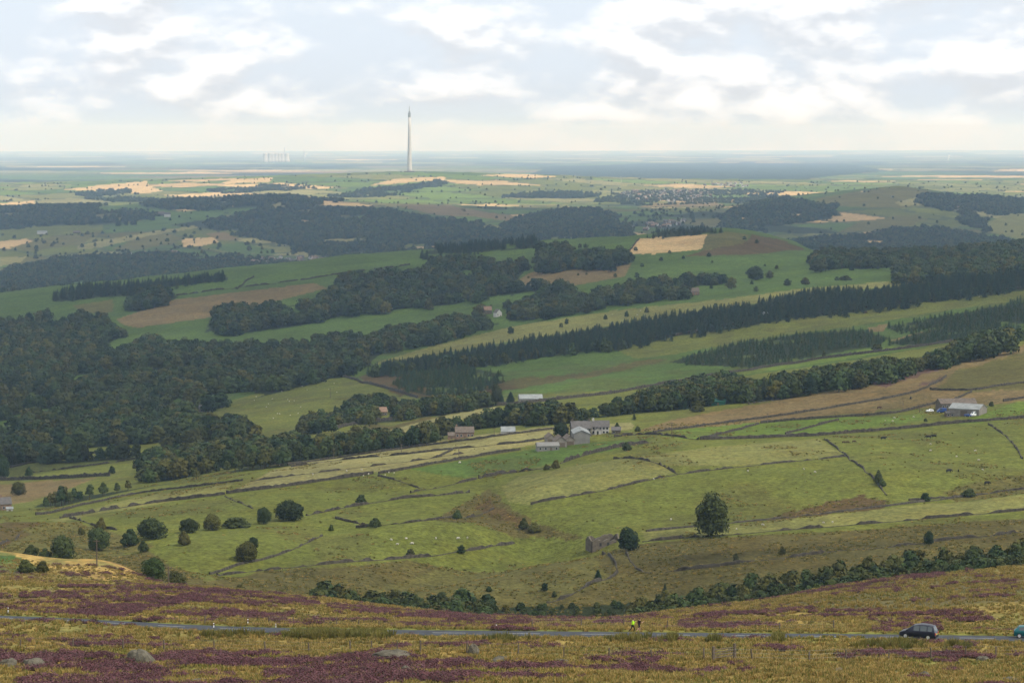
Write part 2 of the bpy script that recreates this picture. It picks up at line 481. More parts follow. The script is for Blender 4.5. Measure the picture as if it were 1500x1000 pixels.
FIELDS = [  # kind, nearest, farthest, outline in the view
 # the moor in front
 ('golden', 560, 700, [(0, 800), (60, 812), (85, 820), (150, 812), (200, 830), (240, 862), (150, 850), (100, 836), (50, 826), (0, 818)]),
 ('deep', 480, 640, [(-50, 800), (0, 806), (40, 820), (60, 836), (20, 842), (-50, 845)]),
 ('greymoor', 400, 640, [(930, 910), (1000, 893), (1100, 878), (1200, 862), (1300, 850), (1400, 842), (1560, 830), (1560, 905), (1300, 905), (1150, 905), (1000, 912)]),
 ('golden', 400, 520, [(560, 893), (700, 905), (800, 908), (930, 908), (1000, 898), (1100, 885), (1090, 892), (960, 915), (760, 916), (600, 905)]),
 # the facing hillside
 ('rough', 640, 900, [(-100, 960), (-100, 800), (200, 800), (300, 850), (420, 832), (500, 830), (600, 820), (700, 800), (780, 780), (800, 770), (860, 790), (940, 795), (1100, 778), (1300, 762), (1600, 735), (1600, 960)]),
 ('olive', 640, 900, [(520, 870), (640, 835), (760, 800), (860, 800), (900, 850), (780, 890), (600, 890)]),
 ('olive', 720, 1000, [(-50, 830), (0, 775), (60, 752), (110, 762), (180, 785), (230, 800), (120, 830)]),
 ('bracken', 800, 1000, [(-20, 800), (0, 770), (40, 757), (50, 765), (25, 790), (0, 805)]),
 ('mown', 1000, 1160, [(735, 712), (760, 698), (850, 680), (920, 671), (965, 676), (990, 692), (900, 712), (780, 740), (745, 735)]),
 ('mown', 1060, 1200, [(930, 670), (1040, 655), (1200, 642), (1235, 665), (1150, 675), (995, 692), (970, 676)]),
 ('pasture', 900, 1100, [(780, 742), (900, 713), (1000, 693), (1150, 677), (1240, 668), (1300, 710), (1290, 725), (1100, 765), (960, 778), (900, 775)]),
 ('bracken', 900, 1040, [(1100, 770), (1180, 740), (1260, 725), (1310, 735), (1300, 745), (1200, 757)]),
 ('mown', 860, 960, [(940, 778), (1100, 766), (1290, 745), (1500, 720), (1600, 712), (1600, 742), (1500, 748), (1300, 765), (1100, 780), (945, 790)]),
 ('olive', 880, 1040, [(1380, 722), (1420, 708), (1500, 695), (1560, 690), (1560, 716), (1400, 735)]),
 ('hay', 1080, 1420, [(335, 722), (400, 688), (480, 668), (560, 655), (700, 637), (800, 625), (930, 618), (928, 628), (800, 648), (700, 665), (560, 690), (440, 708)]),
 ('pasture', 1100, 1300, [(560, 690), (700, 665), (820, 655), (940, 640), (925, 655), (860, 672), (780, 690), (700, 698), (640, 712)]),
 ('lush', 1080, 1300, [(600, 687), (720, 668), (800, 655), (960, 640), (940, 652), (850, 668), (760, 690), (680, 700)]),
 ('mown', 1000, 1340, [(70, 762), (200, 728), (340, 708), (330, 722), (230, 738), (130, 755), (90, 765)]),
 ('rough', 820, 1100, [(640, 760), (690, 728), (720, 715), (740, 735), (790, 765), (860, 790), (780, 790), (700, 770)]),
 ('bracken', 930, 1060, [(690, 735), (715, 728), (765, 762), (770, 775), (730, 762)]),
 ('bright', 1180, 1420, [(965, 638), (1010, 627), (1130, 610), (1200, 603), (1240, 600), (1260, 612), (1360, 605), (1350, 615), (1280, 625), (1160, 640), (1000, 643)]),
 ('bright', 1180, 1420, [(1420, 612), (1500, 585), (1600, 570), (1600, 605), (1500, 612), (1400, 622)]),
 ('tan', 1240, 1700, [(930, 632), (1000, 610), (1060, 600), (1120, 590), (1240, 565), (1340, 540), (1500, 505), (1600, 495), (1600, 570), (1480, 590), (1380, 597), (1300, 600), (1180, 612), (1040, 625)]),
 ('olive', 1280, 1640, [(1370, 570), (1400, 545), (1500, 515), (1600, 505), (1600, 565), (1500, 570), (1430, 575)]),
 ('pasture', 1300, 1700, [(910, 612), (960, 606), (1060, 592), (1060, 600), (1000, 612), (930, 622)]),
 ('heather', 1400, 1700, [(1235, 567), (1290, 548), (1370, 530), (1400, 528), (1380, 540), (1340, 552), (1300, 566), (1270, 560)]),
 ('heather', 1400, 1700, [(1343, 565), (1380, 550), (1372, 558), (1350, 568)]),
 # the strips across the valley
 ('tan', 1250, 1700, [(-50, 725), (0, 708), (140, 700), (100, 716), (40, 735), (-50, 745)]),
 ('pasture', 1400, 2000, [(-50, 695), (15, 676), (70, 668), (210, 656), (380, 632), (500, 615), (600, 605), (720, 585), (720, 600), (600, 622), (500, 638), (380, 650), (210, 685), (90, 697), (0, 702)]),
 ('rough', 1400, 1800, [(480, 645), (520, 628), (600, 618), (660, 605), (650, 615), (560, 640), (500, 655)]),
 ('hay', 1400, 1800, [(550, 636), (600, 622), (670, 604), (730, 595), (720, 604), (620, 628), (560, 645)]),
 ('pasture', 1700, 2300, [(272, 604), (350, 583), (420, 565), (500, 551), (545, 560), (612, 583), (600, 592), (540, 605), (500, 612), (387, 634), (340, 618), (300, 618)]),
 ('bracken', 1800, 2300, [(510, 552), (560, 545), (600, 545), (640, 575), (760, 555), (780, 545), (800, 548), (720, 580), (640, 590), (612, 583)]),
 ('lush', 1800, 2500, [(710, 532), (800, 518), (890, 505), (910, 515), (940, 528), (860, 545), (790, 558), (740, 560)]),
 ('rough', 1700, 2300, [(740, 560), (860, 543), (950, 527), (980, 525), (960, 533), (860, 553), (760, 570)]),
 ('lush', 1650, 2300, [(735, 575), (800, 562), (870, 552), (960, 535), (1060, 525), (1080, 532), (1000, 550), (900, 562), (800, 575)]),
 ('pasture', 2000, 2700, [(890, 507), (1000, 485), (1150, 465), (1300, 445), (1500, 418), (1600, 405), (1600, 435), (1500, 440), (1400, 452), (1250, 478), (1100, 498), (980, 520), (930, 525)]),
 ('bright', 1600, 2100, [(990, 555), (1100, 540), (1200, 525), (1280, 510), (1345, 505), (1340, 510), (1200, 532), (1080, 550), (1000, 560)]),
 ('bright', 1700, 2200, [(1480, 495), (1500, 487), (1600, 470), (1600, 495), (1500, 505)]),
 ('pasture', 1600, 2000, [(880, 580), (1000, 562), (1200, 535), (1400, 502), (1410, 515), (1290, 533), (1100, 560), (900, 590)]),
 ('tan', 1850, 2300, [(1270, 480), (1300, 475), (1295, 485), (1270, 487)]),
 ('tan', 1850, 2300, [(1300, 500), (1340, 488), (1380, 480), (1372, 484), (1330, 496)]),
 ('mown', 2300, 2900, [(560, 528), (640, 505), (750, 478), (900, 455), (1060, 438), (1180, 422), (1400, 405), (1400, 412), (1250, 425), (1100, 445), (950, 468), (800, 492), (700, 508), (600, 528), (545, 535)]),
 ('lush', 2600, 3300, [(440, 470), (560, 450), (720, 430), (880, 425), (880, 432), (760, 442), (600, 462), (450, 480)]),
 ('lush', 2700, 3500, [(920, 413), (960, 390), (1050, 378), (1190, 368), (1185, 385), (1080, 400), (960, 412)]),
 ('lush', 2600, 3300, [(1070, 408), (1180, 390), (1320, 385), (1310, 402), (1180, 412), (1100, 418)]),
 ('tan', 2800, 3400, [(750, 415), (780, 398), (850, 390), (925, 385), (915, 405), (840, 418), (760, 418)]),
 ('tan', 2800, 3600, [(170, 468), (215, 452), (250, 440), (345, 428), (460, 415), (480, 422), (400, 442), (300, 466), (200, 480), (180, 475)]),
 ('olive', 2900, 3600, [(105, 448), (165, 438), (165, 455), (150, 460), (115, 455)]),
 ('lush', 2900, 3700, [(250, 428), (300, 415), (370, 405), (450, 395), (600, 378), (600, 385), (520, 398), (350, 420), (258, 434)]),
 ('lush', 2900, 3700, [(500, 402), (600, 378), (720, 366), (800, 358), (930, 350), (925, 368), (840, 372), (790, 375), (640, 385)]),
 ('straw', 3000, 3800, [(918, 372), (935, 350), (1000, 346), (1036, 343), (1028, 365), (960, 372)]),
 ('olive', 3000, 3800, [(1028, 367), (1036, 343), (1070, 340), (1098, 343), (1085, 358)]),
 ('bracken', 3000, 3800, [(1028, 367), (1085, 357), (1100, 343), (1150, 352), (1180, 366), (1100, 372), (1000, 376)]),
 # beyond the valley
 ('lush', 4700, 6700, [(150, 338), (250, 312), (330, 302), (400, 300), (395, 305), (300, 322), (250, 329), (160, 342)]),
 ('pasture', 4700, 6500, [(-50, 345), (0, 334), (150, 328), (150, 340), (60, 348), (-50, 358)]),
 ('olive', 4400, 6000, [(15, 362), (80, 345), (150, 340), (120, 358), (40, 368)]),
 ('olive', 4400, 6000, [(160, 366), (210, 346), (250, 343), (260, 356), (200, 366)]),
 ('hay', 4400, 6000, [(113, 360), (150, 352), (230, 338), (290, 330), (290, 334), (220, 345), (150, 362), (115, 366)]),
 ('straw', 4400, 6000, [(267, 350), (316, 347), (320, 355), (290, 361), (268, 362)]),
 ('tan', 4400, 6000, [(300, 342), (330, 340), (355, 352), (320, 352)]),
 ('lush', 4300, 6000, [(300, 362), (350, 355), (400, 366), (405, 373), (340, 370)]),
 ('tan', 4500, 6000, [(418, 345), (440, 340), (455, 344), (440, 353), (420, 350)]),
 ('hay', 4200, 5600, [(-50, 385), (0, 378), (40, 376), (30, 384), (0, 390)]),
 ('tan', 5500, 7000, [(580, 300), (640, 296), (680, 305), (740, 315), (770, 318), (745, 324), (700, 318), (640, 315), (600, 306)]),
 ('tan', 4500, 6000, [(740, 345), (770, 342), (770, 350), (745, 352)]),
 ('tan', 4600, 6000, [(540, 366), (575, 361), (572, 368), (545, 370)]),
 ('olive', 5600, 7000, [(1190, 292), (1240, 282), (1330, 274), (1380, 285), (1370, 300), (1300, 305), (1220, 302)]),
 ('hay', 5600, 7000, [(1310, 296), (1340, 290), (1375, 293), (1370, 300), (1320, 302)]),
 ('olive', 5200, 6600, [(1280, 326), (1310, 315), (1345, 320), (1340, 330), (1300, 333)]),
 ('olive', 5000, 6600, [(1225, 340), (1260, 325), (1340, 315), (1360, 322), (1280, 338)]),
 ('mown', 4600, 6400, [(1447, 325), (1500, 305), (1600, 300), (1600, 350), (1500, 352), (1450, 340)]),
 ('tan', 7000, 8200, [(900, 312), (960, 297), (1040, 293), (1060, 300), (1040, 312), (960, 320)]),
 ('straw', 8600, 13500, [(90, 278), (150, 271), (215, 265), (218, 272), (240, 280), (200, 284), (150, 280)]),
 ('straw', 8600, 13500, [(325, 268), (345, 262), (400, 260), (395, 267), (330, 270)]),
 ('straw', 8600, 13500, [(540, 272), (580, 262), (650, 259), (655, 263), (590, 268)]),
 ('straw', 8600, 13500, [(700, 257), (760, 254), (815, 259), (780, 261)]),
 ('straw', 7600, 11000, [(0, 298), (50, 294), (52, 299), (0, 303)]),
]
HEATHER = [
 [(0, 872), (60, 868), (150, 862), (230, 858), (300, 862), (420, 872), (480, 880), (470, 887), (380, 883), (300, 881), (240, 890), (170, 905), (120, 902), (60, 898), (0, 893)],
 [(230, 897), (330, 893), (420, 900), (470, 906), (400, 909), (300, 906)], [(440, 878), (560, 890), (640, 898), (720, 905), (700, 911), (600, 906), (500, 894)],
 [(-50, 948), (60, 944), (130, 952), (100, 974), (-50, 972)], [(40, 985), (150, 972), (240, 966), (230, 1010), (30, 1010)],
 [(240, 955), (330, 957), (420, 962), (560, 957), (620, 963), (720, 975), (700, 981), (620, 986), (570, 1010), (380, 1010), (400, 985), (300, 976), (240, 970)],
 [(790, 966), (850, 961), (960, 969), (950, 979), (860, 979), (790, 976)], [(720, 988), (745, 980), (755, 992), (735, 998)], [(600, 990), (700, 990), (680, 1010), (600, 1010)],
 [(1050, 973), (1160, 979), (1158, 986), (1060, 983)], [(1000, 983), (1080, 985), (1080, 1000), (1010, 996)], [(1235, 962), (1320, 967), (1330, 978), (1240, 976)],
 [(700, 908), (760, 905), (850, 904), (846, 913), (740, 914)], [(1130, 870), (1250, 855), (1370, 838), (1395, 842), (1300, 856), (1200, 869), (1140, 876)],
 [(1180, 869), (1330, 858), (1500, 850), (1500, 858), (1300, 867)], [(930, 907), (1100, 890), (1210, 884), (1190, 894), (1050, 905), (940, 912)],
 [(1000, 914), (1130, 911), (1140, 921), (1000, 921)], [(1260, 902), (1335, 899), (1335, 908), (1260, 909)], [(1295, 913), (1375, 912), (1375, 921), (1300, 921)],
 [(1105, 949), (1140, 945), (1142, 955), (1110, 957)], [(1138, 955), (1170, 950), (1172, 957), (1140, 959)], [(1395, 944), (1426, 943), (1426, 951), (1398, 952)],
 [(1480, 953), (1520, 950), (1520, 962), (1480, 962)], [(120, 937), (190, 933), (190, 943), (130, 948)], [(200, 933), (260, 931), (300, 930), (300, 936), (220, 938)],
 [(570, 945), (590, 942), (592, 949), (572, 950)], [(680, 943), (690, 939), (692, 946)], [(1300, 968), (1345, 962), (1420, 962), (1420, 970), (1340, 976)],
 [(100, 838), (170, 844), (165, 848), (70, 842)], [(880, 975), (940, 968), (962, 972), (960, 982), (890, 984)], [(1370, 985), (1432, 984), (1432, 990), (1372, 991)],
 [(-50, 930), (30, 931), (30, 940), (-50, 938)],
]
def inside(px, py, poly):
    p = np.asarray(poly, float)
    r = np.zeros(px.shape, bool)
    bb = (px >= p[:, 0].min()) & (px <= p[:, 0].max()) & (py >= p[:, 1].min()) & (py <= p[:, 1].max())
    if not bb.any():
        return r
    x = px[bb]; y = py[bb]; c = np.zeros(x.shape, bool)
    j = len(p) - 1
    for i in range(len(p)):
        xi, yi = p[i]; xj, yj = p[j]
        if yi != yj:
            c ^= ((yi > y) != (yj > y)) & (x < (xj - xi) * (y - yi) / (yj - yi) + xi)
        j = i
    r[bb] = c
    return r
def heather_mask(px, py, X, Y):
    n = fbm(X / 7.5, Y / 4.5, 41, 4, 0.62)
    s = np.zeros(px.shape)
    for poly in HEATHER:
        s = np.maximum(s, inside(px, py, poly).astype(float))
    m = s * np.clip((n - 0.525 - 0.035 * (px > 720)) / 0.06, 0, 1)
    sp = np.clip((fbm(X / 13.0, Y / 4.0, 77, 3) - 0.70) / 0.05, 0, 1)       # loose clumps elsewhere
    return np.where(Y < 640, np.maximum(m, sp * 0.9), 0)

# rows follow the ground as it is seen, columns fan out with distance
c_py = [project(0, y, float(base_z(0, y)))[1] for y in YD]
wgt = np.abs(np.diff(np.array(c_py)))
wgt = np.where(YD[1:] < 190, 0.02, np.minimum(wgt, 3.0)) + 0.16
for xx in (-0.15, -0.08, 0.08, 0.15):
    p2 = project(xx * YD, YD, base_z(xx * YD, YD))[1]
    wgt = wgt + np.where(YD[1:] < 190, 0.0, np.minimum(np.abs(np.diff(p2)), 3.0)) * 0.5
cum = np.concatenate([[0], np.cumsum(wgt)]); cum /= cum[-1]
NR, NC = 860, 1060
yr_ = np.interp(np.linspace(0, 1, NR), cum, YD)
uc = (np.linspace(-330, 1830, NC) - 750) / F
GX = uc[None, :] * 1.005 * (np.maximum(yr_, 0)[:, None] + 60)
GY = np.repeat(yr_[:, None], NC, 1)
GZ = ground_z(GX, GY)
PX, PY = project(GX, np.maximum(GY, 30), GZ)

def blend(base, col, w):
    return base * (1 - w[..., None]) + np.array(col) * w[..., None]
Lc = np.zeros(GX.shape + (3,))
Lc[:] = LAND['pasture']
Lc = np.where((GY < 640)[..., None], np.array(LAND['moor']), Lc)
Lc = np.where(((GY > 1800) & (GY < 4300))[..., None], np.array(LAND['lush']) * 0.9, Lc)
# far farmland: a patchwork of fields parted by hedges
def patchwork(X, Y, cell, seed, pal, hedge):
    a = 0.5
    xr = (X * math.cos(a) + Y * math.sin(a)) / cell + fbm(X / cell / 5, Y / cell / 5, seed, 2) * 1.4
    yr = (-X * math.sin(a) + Y * math.cos(a)) / (cell * 1.7) + fbm(X / cell / 4, Y / cell / 4, seed + 3, 2) * 1.4
    iy = np.floor(yr); xr = xr + _hash(iy, iy * 0 + 3, seed) * 0.8
    ix = np.floor(xr)
    e = np.minimum(np.minimum(xr - ix, 1 - (xr - ix)), np.minimum(yr - iy, 1 - (yr - iy)))
    if pal is None: return e
    k = (_hash(ix, iy, seed + 5) * len(pal)).astype(int) % len(pal)
    c = np.array([LAND[p] if isinstance(p, str) else p for p in pal])[k]
    c = c * (0.85 + 0.3 * _hash(ix, iy, seed + 9))[..., None]
    e = np.minimum(np.minimum(xr - ix, 1 - (xr - ix)), np.minimum(yr - iy, 1 - (yr - iy)))
    return blend(c, (0.05, 0.065, 0.028), (e < hedge).astype(float) * 0.8)
farm = patchwork(GX, GY, 190, 301, ['pasture', 'lush', 'mown', 'lush', 'olive', 'hay', 'lush', 'pasture', 'straw', 'floor'], 0.07)
Lc = np.where((GY > 4300)[..., None], farm, Lc)
sunny = patchwork(GX, GY, 330, 317, ['mown', 'bright', 'pasture', 'hay', 'mown', 'bright', 'straw', 'lush'], 0.05)
Lc = np.where((GY > 9600)[..., None], sunny, Lc)
plain = patchwork(GX, GY, 900, 331, ['floor', 'lush', 'straw', 'floor', 'pasture', 'hay', 'floor', 'lush', 'floor', 'tan'], 0.05)
Lc = np.where((GY > 14500)[..., None], plain, Lc)
bigwood = inside(PX, PY, [(760, 262), (800, 246), (930, 240), (1090, 238), (1240, 240), (1300, 250), (1180, 262), (1000, 265), (880, 262)])
Lc = np.where((bigwood & (GY > 14500))[..., None], np.array(LAND['floor']) * (0.7 + 0.6 * fbm(GX / 700, GY / 1500, 5, 3))[..., None], Lc)
w1 = (fbm(PX / 26, PY / 9, 401, 4) - 0.5); w2 = (fbm(PX / 26, PY / 9, 402, 4) - 0.5)
for kind, y0, y1, poly in FIELDS:
    y0, y1 = far(y0), far(y1)
    k = {'bracken': 34, 'rough': 26, 'olive': 20, 'heather': 24, 'golden': 18, 'greymoor': 18, 'deep': 10}.get(kind, 3.0) * (1.0 if y0 < 2600 else 0.35)
    m = inside(PX + w1 * k, PY + w2 * k * 0.45, poly) & (GY > y0) & (GY < y1)
    Lc = np.where(m[..., None], np.array(LAND[kind]), Lc)
HM = heather_mask(PX, PY, GX, GY)
# rushes, bracken and bare patches that have shapes of their own
t1 = np.clip((fbm(GX / 30, GY / 45, 61, 4) - 0.53) / 0.1, 0, 1)
Lc = np.where(((GY > 640) & (GY < 2600))[..., None], blend(Lc, (0.075, 0.068, 0.022), t1 * 0.38), Lc)
t2 = np.clip((fbm(GX / 6, GY / 9, 63, 4) - 0.50) / 0.14, 0, 1)
Lc = np.where((GY < 640)[..., None], blend(Lc, (0.135, 0.132, 0.040), t2 * 0.75), Lc)
t3 = np.clip((fbm(GX / 14, GY / 16, 67, 3) - 0.52) / 0.1, 0, 1)
Lc = np.where(((GY < 300))[..., None], blend(Lc, (0.15, 0.165, 0.042), t3 * 0.7), Lc)
Lc = blend(Lc, LAND['heather'], HM * 0.7)
ry_, rz_ = road_at(GX)
vg = np.clip((7.5 - np.abs(GY - ry_)) / 2.0, 0, 1) * (GY < 500)
Lc = blend(Lc, LAND['verge'], vg * 0.8)
WOODS_FLOOR = []   # filled below, painted before the mesh is made

# ------------------------------------------------------------------ woods: outlines of the canopy as it is seen
# name, species, nearest, farthest, tree height, spacing, outline, what it is
WOODS = [
 ('gully_left', 'shrub', 640, 800, 6.0, 4.6, [(455, 872), (480, 862), (560, 850), (590, 858), (640, 874), (690, 872), (728, 890), (715, 912), (640, 905), (560, 895), (480, 886)], 'small tree in the leafy gully behind the left moor crest'),
 ('gully_right', 'leaf', 640, 800, 6.2, 5.2, [(915, 912), (930, 882), (985, 868), (1040, 868), (1100, 852), (1180, 838), (1290, 816), (1400, 802), (1580, 786), (1580, 830), (1350, 852), (1200, 872), (1100, 888), (1000, 902), (930, 912)], 'tree in the dark belt along the gully behind the right moor slope'),
 ('gully_scrub', 'shrub', 640, 820, 2.3, 5.5, [(690, 912), (715, 890), (760, 884), (860, 884), (925, 878), (935, 905), (900, 912), (800, 914)], 'small tree in the low scrub in the middle of the gully'),
 ('birch_wood', 'birch', 1260, 1600, 9.0, 6.5, [(45, 762), (28, 742), (75, 722), (160, 712), (300, 690), (390, 668), (418, 664), (428, 672), (400, 690), (330, 706), (200, 724), (110, 744)], 'thin birch in the young wood above the lowest left field'),
 ('brow_wood', 'leaf', 1330, 1900, 9.5, 7.5, [(210, 692), (215, 662), (260, 656), (300, 654), (375, 642), (400, 652), (428, 634), (442, 650), (490, 645), (520, 634), (600, 636), (650, 617), (700, 613), (750, 596), (810, 594), (850, 606), (866, 602), (860, 618), (800, 626), (720, 634), (640, 646), (560, 656), (500, 661), (420, 683), (380, 682), (300, 697), (230, 707)], 'broadleaf tree in the belt behind the farm and the pale strip fields'),
 ('brow_firs', 'mixed', 1400, 1950, 9.5, 7.0, [(868, 604), (920, 588), (960, 575), (1000, 560), (1040, 552), (1070, 553), (1110, 563), (1200, 546), (1290, 533), (1330, 530), (1392, 514), (1392, 522), (1320, 542), (1240, 560), (1130, 579), (1060, 592), (960, 605), (900, 613), (868, 617)], 'dark tree in the belt running up right behind the white farmhouse'),
 ('brow_clump', 'leaf', 1500, 1900, 10.0, 8.0, [(1393, 516), (1408, 502), (1480, 488), (1492, 500), (1450, 512), (1400, 526)], 'tree in the rounded clump at the right end of the tan moor brow'),
 ('lane_hedge', 'leaf', 1500, 2050, 8.5, 8.0, [(508, 606), (520, 582), (560, 578), (590, 588), (640, 582), (700, 577), (722, 577), (720, 590), (640, 602), (560, 612), (510, 614)], 'tree in the hedge line beside the lane below the young plantation'),
 ('lane_trees', 'leaf', 1500, 2050, 8.5, 8.0, [(435, 622), (445, 608), (500, 600), (502, 618), (440, 628)], 'tree in the small row below the pale sheep field'),
 ('small_plantation', 'young', 1750, 2250, 6.0, 5.5, [(580, 556), (600, 541), (660, 529), (740, 545), (746, 553), (700, 569), (640, 577), (590, 567)], 'young conifer in the small square plantation beyond the lane'),
 ('road_belt', 'belt', 2150, 2650, 9.5, 7.5, [(560, 532), (700, 507), (850, 480), (1000, 457), (1150, 434), (1300, 417), (1400, 407), (1580, 390), (1580, 410), (1320, 443), (1150, 463), (1000, 487), (850, 511), (700, 531), (600, 538), (540, 541)], 'dark conifer in the long straight belt beside the white lorry'),
 ('young_right', 'young', 1850, 2420, 5.0, 6.0, [(980, 527), (1050, 507), (1170, 486), (1250, 481), (1300, 490), (1290, 502), (1180, 521), (1100, 534), (1020, 532)], 'young conifer in the lower plantation on the right slope'),
 ('young_right_upper', 'young', 1850, 2450, 5.0, 6.0, [(1298, 476), (1400, 457), (1580, 425), (1580, 458), (1420, 494), (1340, 502), (1300, 500), (1340, 486), (1385, 476), (1310, 482)], 'young conifer in the upper plantation at the right edge'),
 ('valley_wood', 'leaf', 1650, 3300, 12.5, 11.5, [(-60, 462), (0, 460), (60, 447), (120, 456), (175, 482), (190, 493), (230, 493), (300, 500), (380, 505), (450, 495), (520, 488), (560, 510), (540, 525), (500, 546), (440, 559), (390, 571), (330, 587), (270, 601), (262, 610), (310, 613), (340, 613), (387, 632), (330, 642), (210, 660), (100, 669), (-60, 676)], 'broadleaf tree in the great dark wood filling the left valley'),
 ('mid_wood', 'leaf', 2650, 3550, 14.0, 12.0, [(300, 480), (310, 457), (345, 442), (380, 448), (430, 441), (470, 427), (500, 404), (560, 397), (595, 393), (600, 381), (690, 376), (760, 376), (768, 391), (752, 412), (830, 416), (850, 421), (800, 430), (700, 433), (640, 441), (560, 449), (500, 457), (440, 471), (380, 479), (330, 484)], 'broadleaf tree in the wood below the ridge field'),
 ('lower_band', 'leaf', 2350, 3050, 12.5, 10.5, [(520, 497), (580, 477), (640, 466), (720, 442), (800, 433), (870, 431), (920, 413), (960, 409), (1040, 403), (1070, 401), (1075, 411), (1000, 429), (900, 441), (820, 453), (740, 466), (660, 489), (600, 497), (530, 513)], 'broadleaf tree in the long band above the straight conifer belt'),
 ('ridge_clump', 'leaf', 2950, 3600, 17.0, 14.0, [(783, 388), (785, 371), (800, 361), (830, 359), (842, 370), (915, 368), (922, 380), (880, 388), (850, 388), (800, 394)], 'tall round tree in the clump on the ridge left of the straw field'),
 ('right_wood', 'leaf', 2850, 3750, 13.0, 11.0, [(1185, 388), (1200, 370), (1300, 371), (1400, 366), (1580, 346), (1580, 372), (1420, 374), (1330, 383), (1250, 390)], 'tree in the upper dark wood at the right end of the ridge'),
 ('right_wood_lower', 'leaf', 2650, 3500, 13.0, 10.5, [(1305, 398), (1330, 384), (1420, 376), (1580, 366), (1580, 392), (1400, 403), (1310, 407)], 'tree in the lower dark wood at the right edge above the conifer belt'),
 ('ridge_firs_left', 'needle', 3000, 3800, 11.0, 10.0, [(75, 433), (110, 421), (220, 409), (330, 399), (335, 406), (250, 416), (230, 427), (140, 432), (85, 438)], 'dark fir on the left end of the ridge'),
 ('ridge_copse', 'leaf', 2900, 3700, 13.0, 11.0, [(190, 443), (215, 427), (250, 419), (260, 430), (240, 442), (200, 452)], 'tree in the copse on the left end of the ridge'),
 ('ridge_firs_mid', 'needle', 3200, 3900, 11.0, 10.0, [(612, 371), (640, 360), (720, 353), (795, 349), (798, 357), (700, 366), (620, 376)], 'dark fir in the strip behind the ridge field'),
 ('hilltop_firs', 'needle', 3300, 4000, 7.0, 10.0, [(950, 346), (965, 337), (1000, 333), (1040, 331), (1060, 338), (1000, 344)], 'dark fir behind the straw field on the hilltop'),
 ('far_valley_wood', 'far', 4000, 5300, 14.0, 15.0, [(-60, 405), (40, 385), (80, 373), (200, 370), (300, 372), (420, 379), (520, 389), (560, 376), (600, 371), (625, 369), (440, 391), (330, 401), (220, 412), (80, 425), (-60, 440)], 'bluish wood across the far valley floor'),
 ('far_hill_wood', 'far', 4700, 6800, 14.0, 16.0, [(285, 329), (330, 309), (420, 303), (500, 301), (560, 304), (600, 313), (640, 319), (700, 323), (740, 336), (792, 352), (700, 356), (620, 366), (560, 373), (500, 379), (440, 363), (400, 351), (330, 339)], 'large bluish wood on the hill under the tower'),
 ('far_mid_wood', 'far', 4700, 6800, 14.0, 16.0, [(740, 326), (790, 309), (850, 304), (900, 313), (912, 331), (925, 346), (860, 351), (800, 353), (750, 343)], 'bluish wood on the middle hill left of the tan field'),
 ('far_left_wood', 'far', 5400, 7000, 14.0, 16.0, [(-60, 303), (0, 300), (150, 292), (148, 301), (120, 306), (228, 308), (228, 319), (150, 326), (-60, 334)], 'dark wood band at the far left'),
 ('far_top_wood', 'far', 5800, 7200, 15.0, 16.0, [(203, 294), (240, 288), (310, 286), (360, 279), (400, 277), (440, 283), (465, 291), (510, 290), (440, 301), (330, 303), (235, 304), (205, 299)], 'dark wood along the crest of the far left hill'),
 ('far_right_wood', 'far', 5200, 6900, 14.0, 16.0, [(1055, 312), (1080, 299), (1160, 288), (1220, 301), (1238, 316), (1150, 326), (1130, 340), (1060, 342)], 'dark wood on the left flank of the far right hill'),
 ('far_right_lower', 'far', 4400, 6000, 14.0, 15.0, [(1140, 360), (1180, 344), (1250, 341), (1350, 331), (1420, 335), (1475, 353), (1400, 363), (1300, 370), (1220, 365)], 'bluish wood at the foot of the far right hill'),
 ('far_right_top', 'far', 5500, 7000, 14.0, 16.0, [(1340, 284), (1400, 285), (1440, 301), (1380, 306), (1350, 296)], 'dark wood behind the top of the far right hill'),
 ('far_right_edge', 'far', 5200, 7000, 14.0, 16.0, [(1400, 287), (1580, 268), (1580, 305), (1440, 312), (1448, 340), (1410, 325)], 'bluish wood at the far right edge'),
 ('tower_copse', 'far', 8800, 12600, 14.0, 20.0, [(480, 288), (560, 273), (640, 263), (652, 268), (560, 284), (500, 291)], 'wood strip below the tower'),
 ('tower_copse_right', 'far', 8800, 12600, 13.0, 20.0, [(740, 284), (800, 279), (872, 284), (850, 291), (760, 291)], 'wood strip right of the tower on the sunlit slope'),
 ('sunlit_strip', 'far', 8400, 11500, 13.0, 20.0, [(110, 282), (180, 276), (190, 282), (130, 287), (240, 292), (170, 296)], 'hedge trees on the sunlit left slope'),
 ('sunlit_strip_mid', 'far', 8600, 12000, 13.0, 20.0, [(300, 277), (400, 270), (460, 273), (400, 278), (320, 282)], 'wood strip on the sunlit slope left of the tower'),
 ('village_trees', 'far', 7500, 10000, 11.0, 26.0, [(870, 292), (930, 276), (1060, 270), (1140, 276), (1120, 296), (960, 303)], 'trees among the houses of the far village'),
 ('far_edge_trees', 'far', 4600, 7000, 10.0, 60.0, [(880, 350), (920, 310), (1060, 300), (1060, 345), (960, 352)], 'scattered hedge trees on the middle far slope'),
 ('far_left_trees', 'far', 4300, 5800, 11.0, 90.0, [(-60, 395), (-60, 345), (60, 345), (280, 325), (420, 352), (480, 378), (300, 372), (100, 374)], 'scattered hedge trees on the far left slope'),
]
